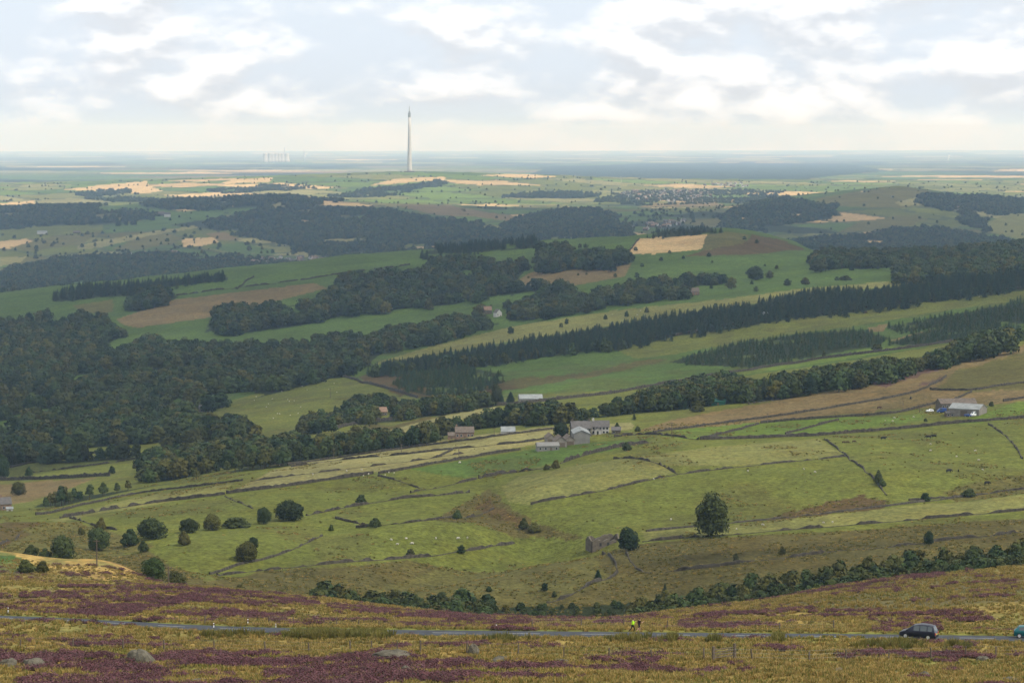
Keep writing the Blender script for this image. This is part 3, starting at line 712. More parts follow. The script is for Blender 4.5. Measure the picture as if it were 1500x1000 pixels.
CLEAR = [
 [(150, 512), (168, 497), (208, 491), (204, 499), (165, 515)], [(232, 497), (280, 488), (325, 484), (318, 493), (290, 502), (240, 500)], [(228, 594), (280, 577), (268, 594), (240, 600)],
 [(62, 524), (105, 513), (112, 516), (75, 527)], [(262, 610), (300, 600), (306, 608)], [(706, 455), (740, 448), (745, 470), (715, 475)], [(640, 640), (705, 628), (770, 622), (770, 636), (640, 648)],
 [(545, 604), (572, 598), (575, 612), (548, 614)], [(790, 350), (830, 348), (830, 352), (790, 354)], [(735, 592), (815, 575), (815, 592), (735, 600)],
]
def in_clear(px, py):
    r = np.zeros(px.shape, bool)
    for c in CLEAR:
        r |= inside(px, py, c)
    return r
wood_pts = []
for (nm, sp, y0, y1, h, gap, poly, lab) in WOODS:
    y0, y1 = far(y0), far(y1)
    p = np.array(poly, float)
    u0, u1 = (p[:, 0].min() - 750) / F * 1.005, (p[:, 0].max() - 750) / F * 1.005
    xa, xb = min(u0 * y0, u0 * y1), max(u1 * y0, u1 * y1)
    gx, gy = np.meshgrid(np.arange(xa, xb, gap), np.arange(y0, y1, gap))
    gx = gx + RNG.uniform(-0.42, 0.42, gx.shape) * gap
    gy = gy + RNG.uniform(-0.42, 0.42, gx.shape) * gap
    gx = gx.ravel(); gy = gy.ravel()
    gz = ground_z(gx, gy)
    hs = h * RNG.uniform(0.55, 1.22, gx.shape) if sp in ('leaf', 'far', 'shrub') else h * RNG.uniform(0.58, 1.25, gx.shape)
    mx_, my_ = project(gx, gy, gz + hs * 0.55)
    bx_, by_ = project(gx, gy, gz)
    nk = 1.0 if y0 < 1500 else 1.6
    wx_ = (fbm(gx / (gap * 6), gy / (gap * 9), 501, 3) - 0.5) * 26 * nk; wy_ = (fbm(gx / (gap * 6), gy / (gap * 9), 502, 3) - 0.5) * (9 if y0 < 4000 else 7) * nk
    thr_ = {'valley_wood': 0.615, 'mid_wood': 0.64, 'lower_band': 0.64}.get(nm, 0.70 if sp != 'far' else 0.63)
    thin = fbm(gx / (gap * 5), gy / (gap * 8), 503, 3) < thr_
    ok = inside(mx_ + wx_, my_ + wy_, p) & (thin | (y0 < 1000)) & ~in_clear(bx_, by_) & ~in_clear(mx_, my_)
    # keep what is not far behind a nearer crest
    gx, gy, gz, hs = gx[ok], gy[ok], gz[ok], hs[ok]
    wood_pts.append((nm, sp, lab, gx, gy, gz, hs))
    # the wood floor under them
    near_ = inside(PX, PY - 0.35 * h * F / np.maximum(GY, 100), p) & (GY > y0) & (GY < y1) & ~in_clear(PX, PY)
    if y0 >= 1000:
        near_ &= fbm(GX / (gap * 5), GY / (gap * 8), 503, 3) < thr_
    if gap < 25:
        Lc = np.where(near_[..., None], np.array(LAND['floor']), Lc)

wat = inside(PX, PY, CLEAR[3]) & (GY > 2200) & (GY < 3200)
Lc = np.where(wat[..., None], np.array(LAND['water']), Lc)

def ground_material():
    m = bpy.data.materials.new('land_cover')
    m.use_nodes = True
    t = m.node_tree
    b = t.nodes['Principled BSDF']
    b.inputs['Roughness'].default_value = 0.95
    b.inputs['Specular IOR Level'].default_value = 0.05
    at_ = t.nodes.new('ShaderNodeAttribute'); at_.attribute_name = 'land'
    g = t.nodes.new('ShaderNodeNewGeometry')
    prev = at_.outputs['Color']
    for sc, lo, hi, det in ((0.011, 0.80, 1.18, 4), (0.16, 0.78, 1.20, 4), (0.55, 0.62, 1.36, 3)):
        n = t.nodes.new('ShaderNodeTexNoise')
        n.inputs['Scale'].default_value = sc
        n.inputs['Detail'].default_value = det
        n.inputs['Roughness'].default_value = 0.62
        t.links.new(g.outputs['Position'], n.inputs['Vector'])
        r = t.nodes.new('ShaderNodeMapRange')
        r.inputs['From Min'].default_value = 0.32; r.inputs['From Max'].default_value = 0.68
        r.inputs['To Min'].default_value = lo; r.inputs['To Max'].default_value = hi
        t.links.new(n.outputs['Fac'], r.inputs['Value'])
        x = t.nodes.new('ShaderNodeMix'); x.data_type = 'RGBA'; x.blend_type = 'MULTIPLY'
        x.inputs['Factor'].default_value = 1.0
        t.links.new(prev, x.inputs['A']); t.links.new(r.outputs[0], x.inputs['B'])
        prev = x.outputs['Result']
    # dry seed heads turn patches of the sward yellower
    n = t.nodes.new('ShaderNodeTexNoise'); n.inputs['Scale'].default_value = 0.045; n.inputs['Detail'].default_value = 6
    t.links.new(g.outputs['Position'], n.inputs['Vector'])
    r = t.nodes.new('ShaderNodeMapRange'); r.inputs['From Min'].default_value = 0.45; r.inputs['From Max'].default_value = 0.7
    r.inputs['To Max'].default_value = 0.35
    t.links.new(n.outputs['Fac'], r.inputs['Value'])
    x = t.nodes.new('ShaderNodeMix'); x.data_type = 'RGBA'; x.blend_type = 'MULTIPLY'
    x.inputs['B'].default_value = (1.35, 1.08, 0.85, 1)
    t.links.new(r.outputs[0], x.inputs['Factor']); t.links.new(prev, x.inputs['A'])
    t.links.new(x.outputs['Result'], b.inputs['Base Color'])
    bp = t.nodes.new('ShaderNodeBump'); bp.inputs['Strength'].default_value = 0.9; bp.inputs['Distance'].default_value = 0.9
    n2_ = t.nodes.new('ShaderNodeTexNoise'); n2_.inputs['Scale'].default_value = 0.8; n2_.inputs['Detail'].default_value = 4
    t.links.new(g.outputs['Position'], n2_.inputs['Vector'])
    t.links.new(n2_.outputs['Fac'], bp.inputs['Height']); t.links.new(bp.outputs[0], b.inputs['Normal'])
    return m
def grid_mesh(name, X, Y, Z, col):
    nr, nc = X.shape
    me = bpy.data.meshes.new(name)
    me.vertices.add(nr * nc)
    me.vertices.foreach_set('co', np.stack([X, Y, Z], -1).astype(np.float32).ravel())
    i = np.arange(nr * nc).reshape(nr, nc)
    q = np.stack([i[:-1, :-1], i[:-1, 1:], i[1:, 1:], i[1:, :-1]], -1).reshape(-1)
    nf = (nr - 1) * (nc - 1)
    me.loops.add(nf * 4)
    me.loops.foreach_set('vertex_index', q.astype(np.int32))
    me.polygons.add(nf)
    me.polygons.foreach_set('loop_start', (np.arange(nf) * 4).astype(np.int32))
    a = me.attributes.new('land', 'FLOAT_COLOR', 'POINT')
    a.data.foreach_set('color', np.concatenate([col, np.ones(col.shape[:2] + (1,))], -1).astype(np.float32).ravel())
    me.update(calc_edges=True)
    me.shade_smooth()
    return me
gm = grid_mesh('ground', GX, GY, GZ, Lc)
gm.materials.append(ground_material())
ground = link(bpy.data.objects.new('ground', gm))
tag(ground, kind='structure')

# the road, with its broken centre line
def strip(name, xs, off0, off1, lift, material, parent=None):
    yr0, zr0 = road_at(xs)
    m = MB(); vs = []; fs = []
    for k, x in enumerate(xs):
        for o in (off0, off1):
            vs.append((x, yr0[k] + o, zr0[k] + ROAD_SLOPE * o + lift))
    for k in range(len(xs) - 1):
        fs.append((2 * k, 2 * k + 2, 2 * k + 3, 2 * k + 1))
    m.add(vs, fs)
    return m.build(name, material, parent)
road = strip('road', np.linspace(rx[3], rx[-4], 200), -2.8, 2.8, 0.07, M['asphalt'])
tag(road, kind='structure')
dash_x = np.arange(rx[5], rx[-6], 9.0)
for x0 in dash_x:
    strip('lane_marking', np.linspace(x0, x0 + 4.0, 3), -0.07, 0.07, 0.085, M['paint'], road)

# ------------------------------------------------------------------ air and overhead cloud
hz = MB().box(-34000, 34000, -420, 97000, GZ.min() - 1.5, 128).build('haze', [])
hm = bpy.data.materials.new('haze_air'); hm.use_nodes = True
hm.node_tree.nodes.clear()
hv = hm.node_tree.nodes.new('ShaderNodeVolumePrincipled')
HAZE_DENSITY = 3.8e-5
hv.inputs['Density'].default_value = HAZE_DENSITY
hv.inputs['Color'].default_value = (0.48, 0.70, 1.0, 1)
hv.inputs['Absorption Color'].default_value = (1, 1, 1, 1)      # the air scatters, it does not absorb
hv.inputs['Anisotropy'].default_value = 0.0
ho = hm.node_tree.nodes.new('ShaderNodeOutputMaterial')
hm.node_tree.links.new(hv.outputs[0], ho.inputs['Volume'])
hz.data.materials.append(hm)
tag(hz, 'pale bluish summer haze filling the whole valley', 'haze', kind='stuff')

cm = bpy.data.materials.new('cloud_vapour'); cm.use_nodes = True
cm.node_tree.nodes.clear()
cv = cm.node_tree.nodes.new('ShaderNodeVolumeScatter')
cv.inputs['Density'].default_value = 0.0018
cv.inputs['Color'].default_value = (1, 1, 1, 1)
co_ = cm.node_tree.nodes.new('ShaderNodeOutputMaterial')
cm.node_tree.links.new(cv.outputs[0], co_.inputs['Volume'])
def cloud_mesh(seed, rx_, ry_c, rz_c):
    rg = np.random.default_rng(seed)
    nu, nv = 26, 14
    rings = []
    ph = rg.uniform(0, 6.28, 8)
    for j in range(1, nv):
        th = math.pi * j / nv
        ring = []
        for i in range(nu):
            a = 2 * math.pi * i / nu
            r = 1 + 0.22 * math.sin(2 * a + ph[0]) + 0.15 * math.sin(3 * a + ph[1] + th) + 0.10 * math.sin(5 * a + ph[2]) * math.sin(th * 3 + ph[3]) + 0.06 * math.sin(9 * a + ph[4] + 4 * th)
            z = math.cos(th)
            z = z * (1.0 if z > 0 else 0.45)
            ring.append((rx_ * r * math.sin(th) * math.cos(a), ry_c * r * math.sin(th) * math.sin(a), rz_c * z * (1 + 0.25 * math.sin(4 * a + ph[5]) * math.sin(th))))
        rings.append(ring[::-1])
    m = MB().loft(rings)
    return m
SHADING_CLOUDS = [  # clouds added out of view to shade the land: spot shaded, half widths, thickness
 (-100, 150, 800, 600, 90), (-500, 1000, 1000, 600, 80), (500, 1300, 900, 600, 70), (0, 2100, 1600, 700, 140),
 (-900, 2700, 1500, 1100, 260), (600, 2900, 1400, 1000, 190), (-200, 4300, 1900, 1200, 320), (900, 5600, 1600, 1200, 400),
 (-1300, 5700, 1600, 1200, 400), (0, 7000, 1900, 1100, 400), (1400, 7800, 1000, 800, 330), (-1200, 8000, 1500, 900, 360), (300, 8500, 1200, 700, 300),
]
for k, (gx_, gy_, a_, b_, t_) in enumerate(SHADING_CLOUDS):
    H = 1250.0 + 90 * (k % 3)
    o = cloud_mesh(100 + k, a_, b_, t_).build('cloud', cm)
    gz_ = float(base_z(gx_, gy_))
    s_ = (H - gz_) / sdir.z
    o.location = (gx_ + sdir.x * s_, gy_ + sdir.y * s_, H)
    tag(o, 'unseen grey white cumulus cloud overhead, placed to shade the valley', 'cloud', 'unseen cumulus clouds overhead', 'structure')
# ------------------------------------------------------------------ trees
def leaf_faces(rg, centre, rad, n, size, squash=1.0, up=0.25):
    """n leaf sprays over a rounded clump, tilted every way but mostly facing out"""
    d = rg.normal(size=(n, 3)); d[:, 2] += up
    d /= np.linalg.norm(d, axis=1)[:, None]
    r = rad * rg.uniform(0.72, 1.06, n)[:, None]
    p = centre + d * r * np.array([1, 1, squash])
    nrm = d + rg.normal(size=(n, 3)) * 0.34
    nrm /= np.linalg.norm(nrm, axis=1)[:, None]
    u = np.cross(nrm, rg.normal(size=(n, 3))); u /= np.linalg.norm(u, axis=1)[:, None]
    w = np.cross(nrm, u)
    s = size * rg.uniform(0.6, 1.3, n)[:, None]
    k = rg.uniform(0.5, 1.0, (n, 4, 1))
    return np.stack([p - u * s * k[:, 0] - w * s * k[:, 0] * 0.6, p + u * s * k[:, 1] - w * s * k[:, 1], p + u * s * k[:, 2] + w * s * k[:, 2] * 0.7, p - u * s * k[:, 3] + w * s * k[:, 3]], 1)
def quads_mesh(name, q, mats, extra=None):
    m = MB()
    n = len(q)
    m.v = [tuple(v) for v in q.reshape(-1, 3)]
    m.f = [(4 * i, 4 * i + 1, 4 * i + 2, 4 * i + 3) for i in range(n)]
    m.m = [0] * n
    if extra:
        extra(m)
    return m.mesh(name, mats)
def trunk_into(m, rg, h, r, mi, limbs=4, spread=0.3):
    pts = [(0, 0, -0.4), (rg.normal() * 0.01 * h, rg.normal() * 0.01 * h, h * 0.22), (rg.normal() * 0.02 * h, rg.normal() * 0.02 * h, h * 0.5), (0, 0, h * 0.8)]
    m.tube(pts, [r * 1.25, r, r * 0.7, r * 0.2], 7, mi)
    for k in range(limbs):
        a = rg.uniform(0, 6.28); z0 = h * rg.uniform(0.22, 0.5); l = h * spread * rg.uniform(0.7, 1.1)
        m.tube([(0, 0, z0), (math.cos(a) * l * 0.5, math.sin(a) * l * 0.5, z0 + l * 0.45), (math.cos(a) * l, math.sin(a) * l, z0 + l * 0.75)], [r * 0.5, r * 0.33, r * 0.1], 5, mi)
def broad_quads(rg, n, w, low, size, lumps):
    """a crown for a tree of height 1: w = half width, low = bottom of the leaves"""
    out = []
    cz = (1 + low) / 2; rz_ = (1 - low) / 2
    per = n // lumps
    for k in range(lumps):
        for _ in range(20):
            d = rg.uniform(-1, 1, 3)
            if 0.25 < np.linalg.norm(d) < 1: break
        if k < 5:
            d = np.array([math.cos(k * 1.2566) * 0.8, math.sin(k * 1.2566) * 0.8, -0.78])
        if k == 5:
            d = np.array([0.05, 0.0, 0.86])
        sh = 1 - 0.28 * max(0, d[2])
        c = np.array([d[0] * w * 0.70 * sh, d[1] * w * 0.70 * sh, cz + d[2] * rz_ * 0.72])
        r = w * rg.uniform(0.26, 0.50)
        c[0] += 0.10 * w * (c[2] - 0.5)
        out.append(leaf_faces(rg, c, r, per, size, 0.82))
    core = leaf_faces(rg, np.array([0, 0, cz * 0.92]), w * (0.82 if lumps > 20 else 0.66), per * (6 if lumps > 20 else 3), size * 1.3, rz_ / w * 0.98)
    out.append(core)
    q = np.concatenate(out)
    q[..., 2] = np.clip(q[..., 2], low * 0.8, 1.02)
    return q
def conifer_quads(rg, n, w, low, size):
    """tiers of drooping boughs round a straight stem"""
    t = rg.uniform(0, 1, n) ** 0.8
    z = low + (1 - low) * t
    tier = 0.86 + 0.22 * np.sin(z * 46 + rg.uniform(0, 6))
    a = rg.uniform(0, 2 * math.pi, n)
    rr = w * (1 - t) ** 0.85 * tier * rg.uniform(0.45, 1.05, n) + 0.008
    p = np.stack([rr * np.cos(a), rr * np.sin(a), z - rr * 0.25], 1)
    o = np.stack([np.cos(a), np.sin(a), -0.35 + 0 * a], 1)
    tn = np.stack([-np.sin(a), np.cos(a), rg.normal(size=n) * 0.25], 1)
    s = (size * (0.45 + 0.8 * (1 - t)) * rg.uniform(0.7, 1.3, n))[:, None]
    return np.stack([p - o * s * 0.9 - tn * s * 0.5, p + o * s * 0.9 - tn * s * 0.35, p + o * s * 1.1 + tn * s * 0.35, p - o * s * 0.9 + tn * s * 0.5], 1)
def tree_parts(kind, k, n):
    """crown and trunk meshes of a tree of height 1"""
    rg = np.random.default_rng(31 * k + {'leaf': 1, 'birch': 2, 'shrub': 3, 'needle': 4, 'young': 5}[kind] * 101)
    if kind in ('needle', 'young'):
        q = conifer_quads(rg, n, 0.27 if kind == 'needle' else 0.30, 0.10 if kind == 'needle' else 0.03, 0.055 if n > 400 else 0.085)
    elif kind == 'shrub':
        q = broad_quads(rg, n, 0.62, 0.06, 0.05 if n > 500 else 0.09, 9)
    elif kind == 'leaf' and n > 3000:
        q = broad_quads(rg, n, rg.uniform(0.46, 0.52), 0.0, 0.030, 26)
    elif kind == 'birch':
        q = broad_quads(rg, n, 0.30, 0.22, 0.036 if n > 500 else 0.065, 10)
    else:
        q = broad_quads(rg, n, rg.uniform(0.44, 0.54), 0.03, 0.036 if n > 700 else 0.075, 14)
    return q, rg
VAR = {}
def variants(kind, n, count):
    key = (kind, n)
    if key not in VAR:
        res = []
        for k in range(count):
            q, rg = tree_parts(kind, k, n)
            crown = quads_mesh('crown', q, [M[kind]])
            tm = MB()
            trunk_into(tm, rg, 1.0, 0.022 if kind in ('needle', 'birch', 'young') else 0.034, 0, 0 if kind in ('needle', 'young') else 4)
            trunk = tm.mesh('trunk', [M['bark']])
            def ex(m, rg=rg, kind=kind):
                trunk_into(m, rg, 0.9, 0.024, 1, 0)
            whole = quads_mesh('tree', q, [M[kind], M['bark']], ex)
            res.append((crown, trunk, whole))
        VAR[key] = res
    return VAR[key]
NAMES = {'leaf': 'broadleaf_tree', 'birch': 'birch_tree', 'shrub': 'shrub', 'needle': 'conifer', 'young': 'young_conifer'}
CATS = {'leaf': 'tree', 'birch': 'tree', 'shrub': 'shrub', 'needle': 'conifer', 'young': 'conifer'}
def big_tree(px, py, hpx, wpx, kind, label, k=0, y0=120, y1=90000, name=None, group=None, n=1500):
    p = at(px, py, y0, y1)
    m = p.y / F
    crown, trunk, whole = variants(kind, n, 5)[k % 5]
    e = empty(name or NAMES[kind], (p.x, p.y, p.z - 0.1), random.uniform(0, 6.28))
    h = hpx * m
    cw = max(v.co.x for v in crown.vertices) - min(v.co.x for v in crown.vertices)
    sx = wpx * m / cw
    for me, nm in ((crown, 'crown'), (trunk, 'trunk')):
        o = link(bpy.data.objects.new(nm, me), e)
        o.scale = (sx, sx, h)
    tag(e, label, CATS[kind], group)
    return e
LONE = [
 (1042, 786, 68, 62, 'leaf', 'largest lone tree, dense dark crown on the wall of the narrow field', 860, 1000),
 (921, 806, 37, 36, 'leaf', 'dark tree growing against the ruined barn', 820, 960),
 (223, 789, 34, 46, 'leaf', 'broad round tree with a visible trunk on the lower left hillside', 880, 1020),
 (276, 780, 24, 34, 'leaf', 'round tree just right of the broad tree with the visible trunk', 900, 1040),
 (270, 798, 22, 21, 'shrub', 'small dark tree on the field edge below the round hillside trees', 850, 980),
 (210, 808, 18, 17, 'shrub', 'small dark bush standing at the foot of the lower left field', 800, 960),
 (311, 776, 26, 32, 'leaf', 'dark round tree at the left end of the short row', 900, 1040),
 (346, 772, 15, 46, 'shrub', 'low wide clump of bushes in the middle of the short tree row', 900, 1040),
 (386, 767, 28, 25, 'leaf', 'upright tree in the short row beside the large round one', 900, 1050),
 (424, 762, 31, 47, 'leaf', 'large round tree at the right end of the short row', 900, 1060),
 (190, 799, 26, 32, 'shrub', 'dark bushy tree left of the broad tree with the visible trunk', 850, 1000),
 (148, 776, 19, 18, 'shrub', 'small round tree beside the wall corner above the gully', 900, 1060),
 (92, 822, 43, 40, 'leaf', 'tall dark tree in the hollow behind the golden mound', 760, 900),
 (145, 806, 38, 38, 'leaf', 'dark tree in the hollow nearest the wooden pole', 780, 920),
 (45, 816, 20, 26, 'shrub', 'dark bush in the hollow at the left edge', 780, 900),
 (66, 820, 19, 24, 'shrub', 'dark bush beside the tall tree in the left hollow', 770, 900),
 (119, 783, 12, 12, 'shrub', 'small shrub on the bracken slope at left', 850, 1020),
 (361, 822, 33, 36, 'leaf', 'lone dark tree in the middle of the rough left pasture', 820, 960),
 (371, 803, 19, 19, 'leaf', 'smaller tree touching the lone dark tree on the rough pasture', 840, 980),
 (485, 777, 10, 9, 'shrub', 'tiny dark thorn bush high on the rough left pasture', 850, 1020),
 (549, 772, 15, 22, 'shrub', 'dark thorn tree on the broken wall left of centre', 860, 1040),
 (670, 760, 14, 16, 'shrub', 'dark thorn tree on the wall right of centre pasture', 880, 1060),
 (529, 738, 14, 18, 'shrub', 'brownish thorn tree beside the two parallel walls', 940, 1120),
 (602, 813, 11, 15, 'leaf', 'small round tree left of its twin on the lower broken wall', 820, 980),
 (676, 810, 14, 14, 'leaf', 'small round tree right of its twin on the lower broken wall', 820, 980),
 (767, 775, 18, 18, 'shrub', 'green bush on the gully side at the pasture corner', 860, 1020),
 (783, 779, 15, 22, 'shrub', 'brownish thicket on the gully side at the pasture corner', 850, 1020),
 (814, 686, 13, 14, 'shrub', 'larger of two dark bushes below the farm sheds', 1000, 1240),
 (800, 688, 9, 10, 'shrub', 'smaller of two dark bushes below the farm sheds', 1000, 1240),
 (918, 660, 14, 16, 'shrub', 'dark bush on the rubble bank right of the white farmhouse', 1080, 1300),
 (1287, 709, 22, 16, 'shrub', 'dark tree on the ruined wall crossing the wide right field', 980, 1140),
 (1292, 712, 12, 13, 'shrub', 'small bush at the foot of the dark tree on the ruined wall', 960, 1140),
 (1355, 734, 13, 16, 'shrub', 'left of two dark bushes along the bank of the wide right field', 900, 1060),
 (1419, 727, 13, 22, 'shrub', 'right of two dark bushes along the bank of the wide right field', 900, 1080),
 (1360, 797, 21, 18, 'leaf', 'round tree standing on the lower broken wall at right', 800, 920),
 (1078, 824, 16, 12, 'leaf', 'small upright tree on the lower broken wall below the largest tree', 790, 920),
 (1146, 812, 14, 12, 'leaf', 'small round tree on the lower broken wall, second from the largest tree', 790, 930),
 (876, 847, 14, 14, 'needle', 'small pointed tree at the top of the crooked wall', 780, 900),
 (798, 865, 13, 12, 'leaf', 'little round tree on the rough slope above the moor road', 770, 880),
 (812, 874, 10, 9, 'shrub', 'little bush beside the crooked wall foot', 770, 880),
 (716, 866, 9, 11, 'shrub', 'tiny bush alone on the rough slope above the gully', 770, 880),
 (974, 873, 20, 14, 'needle', 'small dark conifer at the upper edge of the right gully trees', 760, 880),
 (225, 858, 40, 40, 'leaf', 'large dark tree behind the left moor crest', 620, 760),
 (258, 862, 36, 34, 'leaf', 'large dark tree with a pole before it behind the left moor crest', 620, 760),
 (289, 868, 18, 12, 'needle', 'little conifer behind the moor crest beside the large dark trees', 620, 760),
 (352, 872, 18, 26, 'shrub', 'bush behind the moor crest beside the stone gable', 640, 780),
 (38, 838, 20, 28, 'shrub', 'dark gorse bush on the left mound', 470, 640),
 (62, 838, 17, 22, 'shrub', 'lower dark gorse bush on the left mound', 470, 640),
 (727, 592, 34, 17, 'leaf', 'tall dark column tree at the end of the long farm shed', 1500, 2000),
 (748, 590, 17, 18, 'needle', 'dark conifer between the column tree and the long farm shed', 1500, 2000),
 (735, 592, 15, 14, 'needle', 'dark conifer at the foot of the tall column tree', 1500, 2000),
 (491, 608, 16, 6, 'leaf', 'slim poplar standing below the pale sheep field', 1500, 2000),
 (822, 640, 24, 26, 'leaf', 'rounded tree between the stone farmhouse and the small sheds', 1150, 1400),
 (1208, 645, 1, 1, 'shrub', 'x', 0, 0),
 (748, 489, 12, 11, 'leaf', 'roundest of the lone trees on the pale strip, nearest the conifer belt', 2200, 2800),
 (830, 475, 9, 7, 'leaf', 'lone tree on the pale strip, second from the white house', 2200, 2900),
 (887, 468, 8, 7, 'leaf', 'lone tree on the pale strip, third from the white house', 2200, 2900),
 (918, 464, 9, 7, 'leaf', 'lone tree on the pale strip, fourth from the white house', 2200, 2900),
 (947, 458, 9, 8, 'leaf', 'lone tree on the pale strip, nearest the brown stone houses', 2200, 2900),
 (1107, 410, 21, 28, 'leaf', 'large dark tree in the meadow below the hilltop', 2500, 3300),
 (1127, 408, 13, 14, 'leaf', 'pale green tree beside the large dark meadow tree', 2500, 3300),
 (1153, 419, 12, 13, 'leaf', 'tree on the hedge of the right meadow, nearest the large dark tree', 2450, 3200),
 (1180, 417, 11, 14, 'leaf', 'tree in the middle of the right meadow hedge', 2450, 3200),
 (1239, 411, 8, 20, 'shrub', 'low clump at the end of the right meadow hedge', 2450, 3200),
 (1120, 561, 10, 12, 'shrub', 'bush on the lane wall left of its neighbour beyond the fir belt', 1600, 2100),
 (1058, 548, 8, 9, 'leaf', 'small tree on the bright green strip, leftmost of its three', 1600, 2100),
 (1207, 523, 10, 7, 'leaf', 'small upright tree on the lane wall by the bright green strip', 1650, 2200),
 (1285, 513, 10, 18, 'shrub', 'low wide thorn on the lane wall under the upper plantation', 1650, 2250),
 (929, 615, 10, 10, 'needle', 'small conifer on the moor edge right of the white farmhouse', 1250, 1500),
 (934, 632, 9, 10, 'shrub', 'round bush on the track right of the white farmhouse', 1200, 1450),
 (904, 632, 14, 12, 'shrub', 'garden bush against the right end of the white farmhouse', 1200, 1450),
 (1022, 603, 13, 24, 'shrub', 'grey thorn thicket left of the green shed', 1320, 1650),
 (1452, 595, 8, 8, 'shrub', 'bush behind the pale barn', 1280, 1600),
 (1356, 617, 5, 6, 'shrub', 'little bush below the hilltop farm yard', 1150, 1400),
 (42, 698, 16, 14, 'leaf', 'small tree on the railway strip at left', 1350, 1800),
 (164, 694, 13, 14, 'leaf', 'round tree at the end of the dark railway wall', 1350, 1800),
 (199, 686, 10, 11, 'leaf', 'small tree in the strip field left of the tree belt', 1400, 1800),
 (27, 725, 22, 24, 'leaf', 'dark round tree on the brown rough ground at left', 1200, 1600),
 (3, 702, 40, 26, 'leaf', 'tall dark tree cut by the left edge', 1350, 1800),
 (484, 914, 6, 12, 'shrub', 'small dark gorse bush on the verge of the moor road', 330, 420),
]
for k, t in enumerate(LONE):
    if t[7] == 0: continue
    big_tree(t[0], t[1], t[2], t[3], t[4], t[5], k, t[6], t[7], n=3600 if (t[2] > 17 and t[4] == 'leaf') else 1500 if t[2] > 11 else 500)

# woods: the trees that show largest stand singly, the masses behind them are one object each
LIB = bpy.data.collections.new('tree_library')          # sources of the wood masses, not in the scene
def lib(kind, n, count):
    c = bpy.data.collections.new('library_%s' % kind)
    for k, (cr, tr, wh) in enumerate(variants(kind, n, count)):
        c.objects.link(bpy.data.objects.new('%s_source' % kind, wh))
    return c
def scatter_group(coll):
    g = bpy.data.node_groups.new('scatter', 'GeometryNodeTree')
    g.interface.new_socket('Geometry', in_out='INPUT', socket_type='NodeSocketGeometry')
    g.interface.new_socket('Geometry', in_out='OUTPUT', socket_type='NodeSocketGeometry')
    i = g.nodes.new('NodeGroupInput'); o = g.nodes.new('NodeGroupOutput')
    ci = g.nodes.new('GeometryNodeCollectionInfo')
    ci.inputs['Collection'].default_value = coll
    ci.inputs['Separate Children'].default_value = True
    ci.inputs['Reset Children'].default_value = True
    ip = g.nodes.new('GeometryNodeInstanceOnPoints')
    ip.inputs['Pick Instance'].default_value = True
    def named(nm, ty):
        n = g.nodes.new('GeometryNodeInputNamedAttribute'); n.data_type = ty
        n.inputs['Name'].default_value = nm
        return n.outputs['Attribute']
    L = g.links.new
    L(i.outputs[0], ip.inputs['Points']); L(ci.outputs[0], ip.inputs['Instance'])
    L(named('pick', 'INT'), ip.inputs['Instance Index'])
    L(named('turn', 'FLOAT_VECTOR'), ip.inputs['Rotation'])
    L(named('size', 'FLOAT_VECTOR'), ip.inputs['Scale'])
    L(ip.outputs[0], o.inputs[0])
    return g
def scatter(name, coll_group, pts, sizes, tilt=0.0, npick=4):
    me = bpy.data.meshes.new(name)
    n = len(pts)
    me.vertices.add(n)
    me.vertices.foreach_set('co', np.asarray(pts, np.float32).ravel())
    a = me.attributes.new('pick', 'INT', 'POINT'); a.data.foreach_set('value', RNG.integers(0, npick, n).astype(np.int32))
    rot = np.stack([RNG.normal(0, 1, n) * tilt, RNG.normal(0, 1, n) * tilt, RNG.uniform(0, 6.28, n)], 1)
    a = me.attributes.new('turn', 'FLOAT_VECTOR', 'POINT'); a.data.foreach_set('vector', rot.astype(np.float32).ravel())
    a = me.attributes.new('size', 'FLOAT_VECTOR', 'POINT'); a.data.foreach_set('vector', np.asarray(sizes, np.float32).ravel())
    o = link(bpy.data.objects.new(name, me))
    md = o.modifiers.new('scatter', 'NODES')
    md.node_group = coll_group
    return o
GROUPS = {}
def group_for(kind, n, count=4):
    if (kind, n) not in GROUPS:
        GROUPS[(kind, n)] = scatter_group(lib(kind, n, count))
    return GROUPS[(kind, n)]
